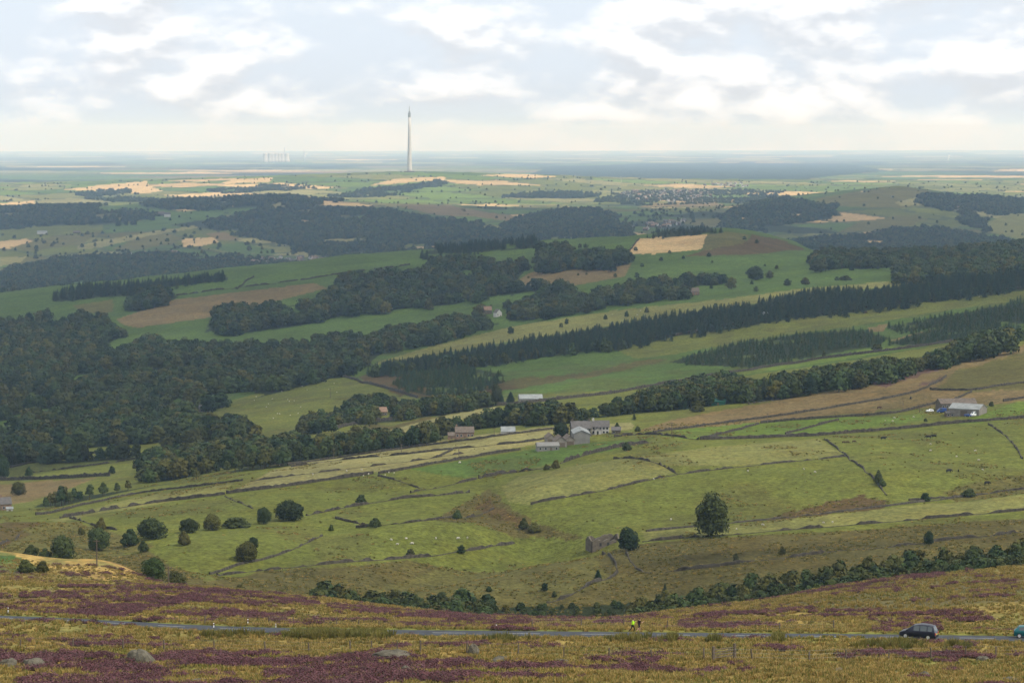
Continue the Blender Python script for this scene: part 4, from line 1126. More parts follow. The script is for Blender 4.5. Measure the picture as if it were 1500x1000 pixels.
# how many of each wood stand singly (kept under 300 of a kind)
SINGLE = {'gully_scrub': 30, 'gully_left': 45, 'gully_right': 50, 'birch_wood': 100, 'brow_wood': 55, 'brow_firs': 40, 'brow_clump': 12, 'lane_hedge': 20, 'lane_trees': 9,
          'road_belt': 90, 'small_plantation': 60, 'young_right': 70, 'young_right_upper': 60, 'ridge_clump': 16}
for (nm, sp, lab, gx, gy, gz, hs) in wood_pts:
    if len(gx) == 0: continue
    kinds = {'mixed': ['needle', 'leaf', 'leaf'], 'belt': ['needle', 'leaf', 'needle'], 'far': ['leaf'], 'leaf': ['leaf'], 'shrub': ['shrub', 'leaf', 'birch']}.get(sp, [sp])
    order = np.argsort(gy)
    ns = min(SINGLE.get(nm, 0), len(gx))
    vis = order
    if ns:
        # those that show most: the front rows
        step = order[:int(min(len(order), ns * 1.0))]
        for j in step:
            kd = kinds[int(j) % len(kinds)]
            me = variants(kd, 420, 4)[int(j) % 4][2]
            o = bpy.data.objects.new(NAMES[kd], me)
            h = hs[j]
            w = h * RNG.uniform(0.85, 1.15)
            o.location = (gx[j], gy[j], gz[j] - 0.2)
            o.scale = (w, w, h)
            o.rotation_euler = (0, 0, RNG.uniform(0, 6.28))
            link(o)
            tag(o, lab if len(kinds) == 1 else lab.replace('small tree', {'shrub': 'bushy shrub', 'leaf': 'small round tree', 'birch': 'thin pale tree'}[kd]) if sp == 'shrub' else lab.replace('dark tree' if sp == 'mixed' else 'dark conifer', {'needle': 'dark pointed conifer', 'leaf': 'dark round broadleaf'}[kd]), CATS[kd], nm.replace('_', ' ') + ' ' + CATS[kd] + 's')
        vis = order[len(step):]
    if len(vis):
        kd = kinds[1] if sp == 'mixed' else kinds[0]
        nq = 420 if sp != 'far' else 200
        w = hs[vis] * RNG.uniform(0.85, 1.2, len(vis))
        if sp in ('leaf', 'far') and nm not in ('gully_right',):
            w = w * 1.12
        o = scatter('woodland', group_for(kd, nq), np.stack([gx[vis], gy[vis], gz[vis] - 0.3], 1), np.stack([w, w, hs[vis]], 1))
        l2 = lab
        for a_, b_ in (('broadleaf tree in', 'mass of broadleaf crowns in'), ('young conifer in', 'mass of young conifers in'), ('dark conifer in', 'mass of dark conifers in'), ('small tree in', 'mass of small trees in'), ('thin birch in', 'mass of thin birches in'), ('dark tree in', 'mass of dark trees in'), ('tall round tree in', 'mass of tall round trees in'), ('tree in', 'mass of trees in'), ('dark fir', 'row of dark firs')):
            if l2.startswith(a_):
                l2 = l2.replace(a_, b_, 1); break
        tag(o, l2, 'woodland', kind='stuff')
# hedge trees and bushes dotted over the farther slopes
def dots(name, y0, y1, n, h, label, seed, px0=-60, px1=1560, thresh=0.55):
    rg = np.random.default_rng(seed); y0, y1 = far(y0), far(y1)
    Yq = np.exp(rg.uniform(math.log(y0), math.log(y1), n * 6))
    Xq = (rg.uniform(px0, px1, n * 6) - 750) / F * Yq
    cell, ps = (190, 301) if y1 < 9600 else (330, 317)
    keep = (patchwork(Xq, Yq, cell, ps, None, 0) < 0.05) | (rg.random(n * 6) < 0.015)
    Xq, Yq = Xq[keep][:n], Yq[keep][:n]
    zq = ground_z(Xq, Yq)
    hq = h * rg.uniform(0.5, 1.2, len(Xq))
    o = scatter(name, group_for('leaf', 200), np.stack([Xq, Yq, zq - 0.2], 1), np.stack([hq * 1.1, hq * 1.1, hq], 1))
    tag(o, label, 'hedge trees', kind='stuff')
dots('hedgerow_trees', 4300, 7000, 700, 8, 'scattered hedge trees over the fields between the far woods', 71)
dots('hedgerow_trees', 7600, 13000, 800, 9, 'scattered hedge trees over the sunlit slopes round the tower', 73)
dots('hedgerow_trees', 2450, 3500, 60, 6, 'scattered bushes over the fields below the ridge', 75, 600, 1400, 0.6)
# ------------------------------------------------------------------ dry stone walls
def stone_wall(label, pts, y0, y1, h=1.35, broken=0.0, thick=0.7, name='stone_wall', material='stone', seed=0):
    rg = np.random.default_rng(int(abs(pts[0][0]) * 7 + abs(pts[0][1]) * 13) + seed)
    w = []
    for (ax, ay), (bx, by) in zip(pts[:-1], pts[1:]):
        n = max(1, int(math.hypot(bx - ax, by - ay) / 14))
        for k in range(n):
            w.append((ax + (bx - ax) * k / n, ay + (by - ay) * k / n))
    w.append(pts[-1])
    q = np.array([cast(px, py, ground_z, y0, y1) for px, py in w])
    # smooth out stray hits
    for _ in range(2):
        if len(q) > 3:
            q[1:-1] = 0.25 * q[:-2] + 0.5 * q[1:-1] + 0.25 * q[2:]
    d = np.concatenate([[0], np.cumsum(np.hypot(*np.diff(q, axis=0).T))])
    if d[-1] < 1: return
    n = int(d[-1] / 1.7) + 2
    s = np.linspace(0, d[-1], n)
    X = np.interp(s, d, q[:, 0]); Y = np.interp(s, d, q[:, 1])
    X = X + (vnoise(s / 11, s * 0, 5 + seed) - 0.5) * 0.9; Y = Y + (vnoise(s / 11, s * 0 + 5, 6 + seed) - 0.5) * 0.9
    Z = ground_z(X, Y)
    hh = 0.86 * h * (0.70 + 0.42 * rg.random(n)) * (0.9 + 0.25 * vnoise(s / 14, s * 0, 9))
    gap = np.zeros(n, bool)
    if broken:
        f = vnoise(s / 7.5, s * 0 + 3, 31 + seed) * 0.62 + vnoise(s / 2.6, s * 0 + 9, 37) * 0.38
        hh = hh * np.clip((f - (0.30 + 0.36 * broken)) / 0.13, 0.16, 1.0)
    T = np.stack([np.gradient(X), np.gradient(Y)], 1); T /= np.linalg.norm(T, axis=1)[:, None] + 1e-9
    N = np.stack([-T[:, 1], T[:, 0]], 1)
    m = MB(); run = []
    def flush():
        if len(run) >= 2:
            rings = []
            for k in run:
                b = thick * 0.5; t = thick * 0.30
                o = Vector((X[k], Y[k], Z[k])); nn = Vector((N[k, 0], N[k, 1], 0))
                j = rg.uniform(-0.06, 0.06)
                rings.append([o + nn * b - Vector((0, 0, 0.35)), o + nn * (t + j) + Vector((0, 0, hh[k] * 0.93)), o + nn * j + Vector((0, 0, hh[k] * rg.uniform(1.0, 1.08))), o - nn * (t - j) + Vector((0, 0, hh[k] * 0.93)), o - nn * b - Vector((0, 0, 0.35))])
            m.loft(rings)
        run.clear()
    for k in range(n):
        if gap[k]: flush()
        else: run.append(k)
    flush()
    if not m.v: return
    o = m.build(name, M[material])
    tag(o, label, 'wall' if name == 'stone_wall' else 'bank', 'dry stone walls of the fields' if name == 'stone_wall' else None, 'thing')
    return o
WALLS = [
 ('solid dark wall under the pale strip field, left of centre', [(330, 723), (400, 715), (475, 704), (548, 694)], 1040, 1400, 1.7, 0),
 ('solid dark wall rising from the wall gap toward the low farm shed', [(556, 694), (600, 686), (650, 677), (700, 668), (762, 659)], 1050, 1400, 1.5, 0),
 ('broken low wall across the pale strip field', [(366, 705), (465, 692), (533, 684), (600, 676), (640, 670), (680, 664)], 1080, 1450, 1.1, 0.45),
 ('second wall from the top of the pale strips', [(425, 684), (490, 674), (600, 665), (668, 657), (767, 648), (800, 643)], 1150, 1500, 1.3, 0.05),
 ('topmost wall of the pale strips, running up to the trees by the farm', [(420, 681), (500, 670), (600, 656), (700, 643), (811, 628)], 1200, 1600, 1.3, 0.0),
 ('short slanting wall joining two walls of the pale strips', [(662, 659), (640, 670)], 1150, 1400, 1.2, 0),
 ('short black wall beside the green track in mid pasture', [(702, 701), (754, 690), (780, 688), (820, 683)], 1000, 1300, 1.9, 0.05),
 ('broken wall leading left from the short black wall', [(600, 722), (624, 717), (648, 712), (700, 701)], 980, 1250, 1.2, 0.45),
 ('long wall above the brownish thorn tree', [(447, 755), (520, 741), (600, 728), (629, 728), (688, 721)], 920, 1200, 1.3, 0.15),
 ('tumbled wall slanting down from the wall gap', [(555, 697), (600, 708), (625, 716)], 980, 1250, 0.9, 0.4),
 ('tumbled wall dropping from the left corner of the pale strip', [(329, 727), (350, 736), (372, 745)], 940, 1250, 0.9, 0.4),
 ('dark curved field wall below the farm sheds', [(820, 679), (842, 671), (875, 662), (900, 655), (955, 648)], 1040, 1300, 2.0, 0.05),
 ('wall round the lower side of the rounded pale field', [(778, 739), (805, 733), (826, 729), (864, 723), (900, 715), (955, 702), (992, 695)], 940, 1200, 1.2, 0.25),
 ('wall round the upper right side of the rounded pale field', [(992, 695), (977, 683), (958, 676), (940, 672), (900, 672)], 980, 1220, 1.3, 0.2),
 ('tumbled wall crossing the wide right field downhill', [(1208, 644), (1225, 656), (1240, 668), (1270, 692), (1300, 725)], 940, 1250, 1.0, 0.45),
 ('long double wall along the lane below the hilltop farm', [(1025, 644), (1100, 642), (1150, 640), (1200, 638), (1332, 627), (1387, 621), (1520, 611)], 1080, 1400, 1.8, 0.0),
 ('wall beside the track right of the white farmhouse', [(900, 640), (935, 635), (972, 637), (1023, 644)], 1120, 1450, 1.4, 0.05),
 ('long wall along the foot of the tan moor', [(957, 634), (1040, 622), (1160, 607), (1200, 600), (1310, 582), (1358, 571), (1387, 551)], 1180, 1700, 1.4, 0.0),
 ('slanting wall between the two left bright green fields', [(1032, 643), (1070, 632), (1111, 621)], 1150, 1450, 1.4, 0),
 ('slanting wall between the two right bright green fields', [(1150, 636), (1200, 622), (1228, 615)], 1150, 1450, 1.3, 0),
 ('wall on the top edge of the bright green fields', [(1115, 620), (1130, 618), (1200, 613), (1310, 606), (1376, 590)], 1180, 1500, 1.5, 0),
 ('wall round the high olive field at right', [(1361, 571), (1398, 572), (1429, 573), (1464, 565), (1520, 558)], 1250, 1700, 1.5, 0),
 ('short wall down to the hilltop stone barn', [(1398, 585), (1424, 574)], 1250, 1600, 1.2, 0),
 ('wall right of the pale barn', [(1470, 588), (1520, 580)], 1220, 1600, 1.4, 0),
 ('tumbled wall at the right edge of the wide field', [(1449, 622), (1475, 637), (1492, 659), (1498, 672)], 980, 1300, 1.0, 0.45),
 ('wall on the brow below the fir belt', [(1087, 590), (1142, 578), (1200, 567), (1260, 557)], 1330, 1750, 1.2, 0.15),
 ('second wall on the brow right of the green shed', [(1095, 592), (1150, 583), (1180, 576)], 1300, 1700, 1.2, 0.2),
 ('long wall under the lowest left field strip', [(88, 759), (115, 753), (137, 750), (224, 736), (300, 728), (330, 724)], 980, 1350, 1.7, 0.08),
 ('wall along the lower edge of the birch wood', [(53, 758), (120, 740), (202, 722), (300, 711), (355, 704)], 1060, 1500, 1.2, 0.0),
 ('black railway wall at the left edge', [(-20, 704), (60, 702), (160, 697)], 1250, 1750, 2.6, 0),
 ('wall along the top of the left strip field', [(15, 685), (75, 672), (140, 664), (205, 658)], 1400, 1950, 1.6, 0.0),
 ('broken wall through the left strip field', [(48, 692), (125, 683), (170, 677), (211, 670)], 1350, 1850, 1.4, 0.3),
 ('long black lane wall from the house in the trees to the column tree', [(476, 632), (502, 624), (600, 612), (637, 606), (688, 598), (758, 592), (830, 584), (900, 576)], 1400, 2050, 2.6, 0),
 ('long black lane wall above the fir belt', [(900, 576), (1007, 556), (1100, 542), (1207, 525), (1333, 510), (1430, 495)], 1500, 2300, 2.4, 0),
 ('wall on the right side of the pale sheep field', [(500, 552), (555, 566), (612, 583)], 1700, 2400, 2.4, 0),
 ('dark wall of the main road under the conifer belt', [(600, 541), (700, 534), (850, 513), (1000, 490), (1110, 468), (1300, 447), (1520, 419)], 2000, 2700, 2.2, 0),
 ('slanting wall between the left ridge fields', [(347, 424), (360, 412), (372, 406)], 2900, 3700, 2.6, 0),
 ('wall along the lower side of the ridge field', [(258, 433), (350, 421), (430, 412), (520, 398), (600, 388)], 2900, 3700, 2.4, 0.1),
 ('wall at the left side of the straw field', [(918, 372), (928, 360), (936, 350)], 3000, 3900, 2.6, 0),
 ('short broken wall at the upper left of centre pasture', [(491, 759), (533, 768)], 880, 1100, 1.0, 0.3),
 ('broken wall with two dark thorn trees', [(522, 773), (600, 766), (640, 761), (666, 760), (695, 754), (723, 745)], 860, 1120, 1.2, 0.35),
 ('lower broken wall with the twin round trees', [(600, 817), (635, 813), (666, 810), (705, 805), (727, 799), (754, 794)], 800, 1000, 1.3, 0.4),
 ('lower broken wall on the left pasture', [(318, 843), (362, 838), (381, 835), (417, 833), (443, 830), (509, 823), (551, 821), (600, 817)], 780, 1000, 1.2, 0.45),
 ('tumbled wall climbing the rough left pasture', [(307, 841), (344, 828), (401, 816), (423, 807), (450, 797), (472, 785)], 780, 1020, 1.0, 0.45),
 ('crooked wall climbing to the ruined barn', [(800, 883), (816, 884), (839, 871), (849, 864), (866, 854), (900, 844), (915, 839), (906, 829), (893, 820), (884, 810)], 760, 920, 1.3, 0.2),
 ('short wall stub below the tree by the ruined barn', [(957, 838), (929, 840), (924, 822), (917, 810)], 770, 920, 1.2, 0.3),
 ('lower broken wall on the right rough slope', [(975, 838), (1045, 830), (1087, 825), (1111, 821), (1164, 816), (1200, 811), (1231, 806), (1288, 803), (1330, 798), (1354, 796), (1398, 789), (1453, 785), (1520, 776)], 770, 930, 1.3, 0.28),
 ('broken wall under the largest lone tree', [(940, 794), (977, 790), (1008, 787), (1091, 782), (1131, 778), (1159, 775), (1200, 773), (1222, 771), (1281, 766), (1332, 762), (1398, 756), (1520, 746)], 820, 1000, 1.3, 0.33),
 ('wall on the bracken slope at the left edge', [(-10, 803), (10, 793), (29, 783)], 820, 1000, 1.1, 0.1),
 ('wall dropping to the small round tree above the gully', [(103, 759), (120, 765), (136, 769), (170, 776)], 860, 1100, 1.1, 0.1),
 ('broken wall on the rough right field top', [(1330, 733), (1400, 727), (1450, 722), (1520, 714)], 880, 1050, 0.9, 0.4),
]
for k, (lab, pts, y0, y1, h, br) in enumerate(WALLS):
    stone_wall(lab, pts, y0, y1, h, br * 0.6, 0.8 if y0 < 1400 else 1.2, seed=k)
stone_wall('low earth bank across the wide right pasture', [(995, 694), (1100, 682), (1180, 674), (1240, 668)], 960, 1200, 0.9, 0.1, 1.6, 'earth_bank', 'stone', 90)
stone_wall('low earth bank along the top of the narrow green field', [(945, 778), (1072, 766), (1200, 753), (1310, 740), (1400, 728), (1520, 714)], 860, 1060, 0.8, 0.15, 1.8, 'earth_bank', 'stone', 91)

# ------------------------------------------------------------------ buildings
def house(label, px, py, wpx, wall_px, roof_px, depth, rot=0.0, wall='sandstone', roof='slate', y0=300, y1=90000, front_gable=False, win=(0, 0), door=True, chimneys=0, name='stone_house', cat='house', porch=None, group=None, z_off=-0.3, barn_door=False):
    p = at(px, py, y0, y1)
    m = p.y / F
    w = wpx * m; hw = wall_px * m; hr = roof_px * m
    e = empty(name, (p.x, p.y, p.z + z_off), rot)
    e.location.y += depth * 0.5
    e.location.z = float(min(ground_z(p.x, p.y), ground_z(p.x, p.y + depth))) - 0.15 if z_off == -0.3 else p.z + z_off
    a, b = (w / 2, depth / 2)
    hw2 = hw + (p.z - e.location.z)
    # walls with their gables
    mb = MB()
    if not front_gable:
        prof = [(-b, -1.0), (b, -1.0), (b, hw2), (0, hw2 + hr), (-b, hw2)]
        mb.loft([[(-a, y, z) for y, z in prof], [(a, y, z) for y, z in prof]][::-1])
    else:
        prof = [(-a, -1.0), (a, -1.0), (a, hw2), (0, hw2 + hr), (-a, hw2)]
        mb.loft([[(x, -b, z) for x, z in prof], [(x, b, z) for x, z in prof]])
    mb.build('wall', M[wall], e)
    ov = 0.28; th = 0.16
    rb = MB()
    span = b if not front_gable else a
    ln = (a if not front_gable else b) + ov
    sl = hr / span
    pr = [(-(span + ov), hw2 - sl * ov + 0.03), (0, hw2 + hr + 0.03), (span + ov, hw2 - sl * ov + 0.03), (span + ov, hw2 - sl * ov + 0.03 + th), (0, hw2 + hr + 0.03 + th * 1.1), (-(span + ov), hw2 - sl * ov + 0.03 + th)]
    if not front_gable:
        rb.loft([[(ln, y, z) for y, z in pr], [(-ln, y, z) for y, z in pr]])
    else:
        rb.loft([[(x, -ln, z) for x, z in pr], [(x, ln, z) for x, z in pr]])
    ro = rb.build('roof', M[roof], e)
    fy = -b - 0.03
    nx, nz = win
    for r_ in range(nz):
        for c_ in range(nx):
            x = -a + w * (c_ + 0.5) / nx; z = hw2 * (r_ + 0.62) / max(nz, 1) - (0.15 if nz == 1 else 0)
            if door and r_ == 0 and c_ == nx // 2: continue
            ww, wh = min(0.55, w / nx * 0.3), min(0.6, hw2 / nz * 0.27)
            f = MB().box(x - ww, x + ww, fy - 0.03, fy + 0.02, z - wh, z + wh).build('window', M['white'] if wall != 'white' else M['boarding'], e)
            MB().box(x - ww * 0.82, x + ww * 0.82, fy - 0.06, fy - 0.031, z - wh * 0.84, z + wh * 0.84).build('pane', M['glass'], f)
    if door:
        x = 0 if nx == 0 else -a + w * (nx // 2 + 0.5) / nx
        dw, dh = (1.7, min(hw2 * 0.8, 3.2)) if barn_door else (0.5, min(2.0, hw2 * 0.75))
        MB().box(x - dw, x + dw, fy - 0.04, fy + 0.02, -0.5, dh).build('door', M['wood'], e)
    for k in range(chimneys):
        cx = (-a * 0.86) if k == 0 else a * 0.86
        c = MB().box(cx - 0.42, cx + 0.42, -0.34, 0.34, hw2 + hr * 0.6, hw2 + hr + 1.0)
        for q_ in (-0.2, 0.2):
            c.tube([(cx + q_, 0, hw2 + hr + 1.0), (cx + q_, 0, hw2 + hr + 1.4)], [0.13, 0.11], 6)
        c.build('chimney', M[wall if wall != 'boarding' else 'sandstone'], ro)
    if porch:
        q, pw, ph, pd = porch
        pm = MB(); xx = q * a
        pf = [(xx - pw, -0.8), (xx + pw, -0.8), (xx + pw, ph * 0.7), (xx, ph), (xx - pw, ph * 0.7)]
        pm.loft([[(x, -b - pd, z) for x, z in pf], [(x, -b + 0.05, z) for x, z in pf]])
        po = pm.build('porch', M[wall], e)
        pr2 = [(xx - pw - 0.2, ph * 0.7 - 0.05), (xx, ph + 0.08), (xx + pw + 0.2, ph * 0.7 - 0.05), (xx + pw + 0.2, ph * 0.7 + 0.1), (xx, ph + 0.22), (xx - pw - 0.2, ph * 0.7 + 0.1)]
        MB().loft([[(x, -b - pd - 0.2, z) for x, z in pr2], [(x, -b + 0.04, z) for x, z in pr2]]).build('porch_roof', M[roof], po)
        MB().box(xx - 0.45, xx + 0.45, -b - pd - 0.05, -b - pd + 0.02, -0.4, 1.9).build('porch_door', M['glass'], po)
    tag(e, label, cat, group)
    return e
house('brown stone farmhouse with a slate roof beside the white farmhouse', 851, 640, 29, 13, 9, 9, 0.1, 'sandstone', 'slate', 1150, 1420, win=(5, 2), chimneys=2)
house('white rendered farmhouse with grey slate roof and gabled porch', 880, 635, 25, 10, 8, 7, -0.05, 'white', 'slate', 1150, 1420, win=(5, 2), chimneys=1, porch=(-0.3, 1.6, 3.2, 2.2), name='white_farmhouse')
house('low dark roofed wing at the right end of the white farmhouse', 903, 635, 13, 5, 4, 6, -0.05, 'sandstone', 'slate', 1150, 1420, win=(2, 1), name='farm_wing', cat='outbuilding')
house('tall grey boarded barn with its gable to the front', 851, 650, 24, 15, 5, 16, 0.05, 'sheet', 'sheet_pale', 1080, 1350, True, door=False, name='grey_barn', cat='barn')
house('largest of three small stone sheds, gable to the front', 820, 655, 17, 9, 7, 9, 0.15, 'boarding', 'slate_brown', 1080, 1350, True, barn_door=True, name='stone_shed', cat='shed', group='small sheds of the farm')
house('small stone shed between the large shed and the grey barn', 833, 652, 14, 8, 6, 9, 0.15, 'boarding', 'slate_brown', 1080, 1350, True, barn_door=True, name='stone_shed', cat='shed', group='small sheds of the farm')
house('small stone shed at the left behind the low grey shed', 806, 648, 13, 7, 5, 8, 0.15, 'boarding', 'slate_brown', 1080, 1350, True, barn_door=True, name='stone_shed', cat='shed', group='small sheds of the farm')
house('long low grey shed at the front of the farm', 802, 660, 32, 7, 4, 7, 0.12, 'sheet', 'sheet', 1050, 1300, win=(4, 1), name='low_shed', cat='shed')
house('brown stone cottage left of the farm among the walls', 680, 641, 27, 8, 7, 8, 0.08, 'rust_brick', 'slate_brown', 1180, 1500, win=(5, 1), chimneys=1, name='stone_cottage')
house('small lean brown annex at the left end of the cottage', 661, 643, 10, 5, 4, 6, 0.08, 'rust_brick', 'slate_brown', 1180, 1500, name='cottage_annex', cat='outbuilding')
house('pale green roofed hut under the dark tree belt', 744, 636, 20, 4, 6, 8, 0.05, 'white', 'sheet_pale', 1180, 1500, name='pale_hut', cat='hut')
house('long low farm shed with a pale grey roof beyond the lane', 777, 589, 34, 5, 5, 14, 0.06, 'sheet', 'sheet_pale', 1450, 2000, win=(5, 1), name='long_shed', cat='shed')
house('brown roofed house half hidden in trees beside the lane', 558, 609, 15, 6, 6, 9, 0.2, 'sandstone', 'rust_brick', 1500, 2000, win=(3, 1), chimneys=1)
house('pale roofed cottage in the trees at the wood edge', 297, 604, 12, 5, 5, 8, 0.3, 'sandstone', 'sheet', 1700, 2300, win=(3, 1), chimneys=1, name='stone_cottage')
house('white cottage end in the trees left of the pale field', 264, 601, 9, 4, 4, 7, -0.2, 'white', 'slate', 1700, 2300, win=(2, 1), name='white_cottage')
house('long stone barn with small windows at the hilltop farm', 1403, 600, 54, 9, 6, 10, 0.12, 'sandstone', 'slate_brown', 1180, 1500, win=(9, 1), name='stone_barn', cat='barn')
house('large pale sheeted shed at the hilltop farm', 1421, 609, 46, 10, 6, 12, -0.5, 'boarding', 'sheet_pale', 1150, 1450, win=(0, 0), barn_door=True, name='sheeted_shed', cat='shed')
house('dark low stable in front of the pale sheeted shed', 1397, 610, 22, 5, 2, 5, 0.05, 'wood', 'slate', 1120, 1400, win=(4, 1), name='low_stable', cat='stable')
house('green metal shed at the foot of the fir belt', 1054, 593, 20, 5, 3, 8, -0.2, 'green_sheet', 'green_sheet', 1300, 1700, name='green_shed', cat='shed')
house('long brown stone house on the wooded ridge side', 1010, 433, 28, 6, 5, 9, 0.1, 'rust_brick', 'slate_brown', 2300, 3100, win=(6, 2), chimneys=2)
house('square brown stone house left of the long one', 984, 438, 11, 7, 5, 9, 0.1, 'sandstone', 'slate_brown', 2300, 3100, win=(2, 2), chimneys=1)
house('white gabled house among trees beyond the conifer belt', 729, 464, 9, 6, 5, 7, 0.5, 'white', 'slate', 2200, 2950, True, win=(2, 1), name='white_house')
house('brown roofed house beside the white gabled one', 714, 460, 11, 6, 5, 8, 0.2, 'sandstone', 'rust_brick', 2200, 2950, win=(2, 1), chimneys=1)
house('brown house at the left edge by the birch wood', 5, 747, 15, 9, 8, 9, 0.3, 'rust_brick', 'slate', 1000, 1400, win=(2, 1), chimneys=1, name='brown_house')
house('white topped hut by the brown house at the left edge', 13, 748, 9, 3, 2, 4, 0.2, 'white', 'sheet_pale', 1000, 1350, name='white_hut', cat='hut')
house('house behind the moor crest with only its stone gable showing', 326, 880, 14, 13, 9, 8, 0.9, 'sandstone', 'slate_brown', 610, 720, name='gabled_house')
house('building behind the moor crest with a pale tin roof', 447, 889, 24, 12, 9, 8, -0.35, 'sandstone', 'sheet_pale', 610, 720, name='tin_roofed_house')
house('brown roofed building beside the pale tin roof', 424, 887, 20, 11, 8, 7, 0.2, 'sandstone', 'slate_brown', 620, 740, name='brown_roofed_house')
house('white farm on the green field of the far left hill', 245, 318, 9, 4, 3, 9, 0.2, 'white', 'slate', 4700, 6800, win=(3, 1), name='white_farm')
house('brown barn beside the white farm on the far left hill', 236, 316, 9, 3, 3, 9, 0.0, 'sandstone', 'slate_brown', 4700, 6800, name='farm_barn', cat='barn')
house('long pale shed on the far left fields', 61, 343, 14, 3, 2, 14, 0.05, 'white', 'sheet_pale', 4500, 6500, name='pale_shed', cat='shed')
house('low brown barn right of the long pale far shed', 112, 342, 10, 2, 2, 12, 0.05, 'sandstone', 'slate_brown', 4500, 6500, name='low_barn', cat='barn')
house('white house on the flank of the far right hill', 1407, 308, 9, 3, 3, 9, 0.2, 'white', 'rust_brick', 5000, 6900, win=(3, 1), name='white_house')

# villages: rows of houses on the far slopes
def house_mesh(k, wall, roof):
    m = MB(); w, d, h, r = 5.0 + k, 4.0, 5.4, 3.0
    pr = [(-d, -2), (d, -2), (d, h), (0, h + r), (-d, h)]
    m.loft([[(w, y, z) for y, z in pr], [(-w, y, z) for y, z in pr]], 0)
    pf = [(-d - 0.4, h - 0.2), (0, h + r + 0.05), (d + 0.4, h - 0.2), (d + 0.4, h + 0.15), (0, h + r + 0.4), (-d - 0.4, h + 0.15)]
    m.loft([[(w + 0.3, y, z) for y, z in pf], [(-w - 0.3, y, z) for y, z in pf]], 1)
    m.box(-w + 0.4, -w + 1.4, -0.5, 0.5, h + 1, h + r + 1.6, 0)
    for sx in (-0.5, 0.5):
        for sz in (1.2, 3.8):
            m.box(w * sx - 0.7, w * sx + 0.7, -d - 0.05, -d + 0.02, sz - 0.6, sz + 0.6, 2)
    return m.mesh('village_house', [M[wall], M[roof], M['glass']])
vk = [house_mesh(0, 'white', 'slate'), house_mesh(1, 'sandstone', 'rust_brick'), house_mesh(2, 'white', 'rust_brick'), house_mesh(0.5, 'sandstone', 'slate')]
def village(poly, y0, y1, n, label, group, seed, scale=1.0):
    rg = np.random.default_rng(seed); c = 0
    p = np.array(poly, float)
    for _ in range(n * 12):
        if c >= n: break
        px, py = rg.uniform(p[:, 0].min(), p[:, 0].max()), rg.uniform(p[:, 1].min(), p[:, 1].max())
        if not inside(np.array([px]), np.array([py]), poly)[0]: continue
        q = at(px, py, y0, y1)
        o = bpy.data.objects.new('village_house', vk[int(rg.integers(0, 4))])
        o.location = q; o.rotation_euler = (0, 0, rg.choice([0.15, 0.5, -0.3, 1.4]))
        o.scale = (scale,) * 3
        link(o); tag(o, label, 'house', group); c += 1
village([(366, 388), (380, 380), (420, 378), (476, 380), (478, 387), (400, 392)], 4100, 5400, 70, 'small pale house in the village among the far left woods', 'houses of the valley village', 5)
village([(905, 287), (930, 277), (1000, 276), (1040, 280), (1045, 290), (1000, 296), (930, 293)], 7600, 9900, 130, 'small pale house in the large village on the sunlit slope', 'houses of the hill village', 6)
village([(1030, 272), (1060, 268), (1100, 270), (1090, 276)], 8800, 12500, 24, 'small bright house at the right end of the hill village', 'houses of the upper hill village', 7)
village([(920, 336), (960, 326), (1010, 322), (1000, 330), (940, 340)], 5000, 6800, 22, 'small pale house in the hamlet on the middle far slope', 'houses of the middle hamlet', 8)
village([(170, 370), (240, 366), (280, 370), (200, 374)], 4300, 5200, 10, 'pale house in the row before the far left wood', 'houses before the far wood', 9)

# the ruined barn
def ruin():
    p = at(884, 801, 800, 960); m = p.y / F
    e = empty('ruined_barn', (p.x, p.y + 3.0, p.z - 0.4), 0.35)
    rg = np.random.default_rng(4)
    w, d = 45 * m, 6.0
    def wallseg(name, x0, y0, x1, y1, hs):
        b = MB(); n = len(hs); rings = []
        L = math.hypot(x1 - x0, y1 - y0); nx, ny = -(y1 - y0) / L * 0.32, (x1 - x0) / L * 0.32
        for k, h in enumerate(hs):
            t = k / (n - 1); x = x0 + (x1 - x0) * t; y = y0 + (y1 - y0) * t
            rings.append([(x - nx, y - ny, -1.2), (x + nx, y + ny, -1.2), (x + nx, y + ny, h), (x - nx, y - ny, h * rg.uniform(0.96, 1.02))])
        b.loft(rings); b.build(name, M['sandstone'], e)
    H = 14.5 * m
    wallseg('wall', -w / 2, -d / 2, w / 2, -d / 2, H * np.array([.78, .92, 1, .86, .9, .72, .80, .95, .9, .66, .8, .88, .7, .52, .6]))
    wallseg('wall', -w / 2, d / 2, w / 2, d / 2, H * np.array([.6, .9, 1.08, 1.0, .75, .85, .9, 1.05, 1.15, 1.1, 1.2, 1.15, .9]))
    wallseg('gable', -w / 2, -d / 2 + 0.35, -w / 2, d / 2 - 0.35, H * np.array([.8, .95, 1.2, 1.05, .7]))
    wallseg('gable', w / 2, -d / 2 + 0.35, w / 2, d / 2 - 0.35, H * np.array([.55, .9, 1.3, 1.2, .9]))
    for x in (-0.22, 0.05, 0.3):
        MB().box(w * x - 0.4, w * x + 0.4, -d / 2 - 0.36, -d / 2 - 0.33, H * 0.25, H * 0.6).build('opening_shade_panel', M['plastic_dark'], e)  # black panel on the solid wall face stands in for a shaded opening
    tag(e, 'roofless ruined stone barn on the rough hillside', 'ruin')
ruin()

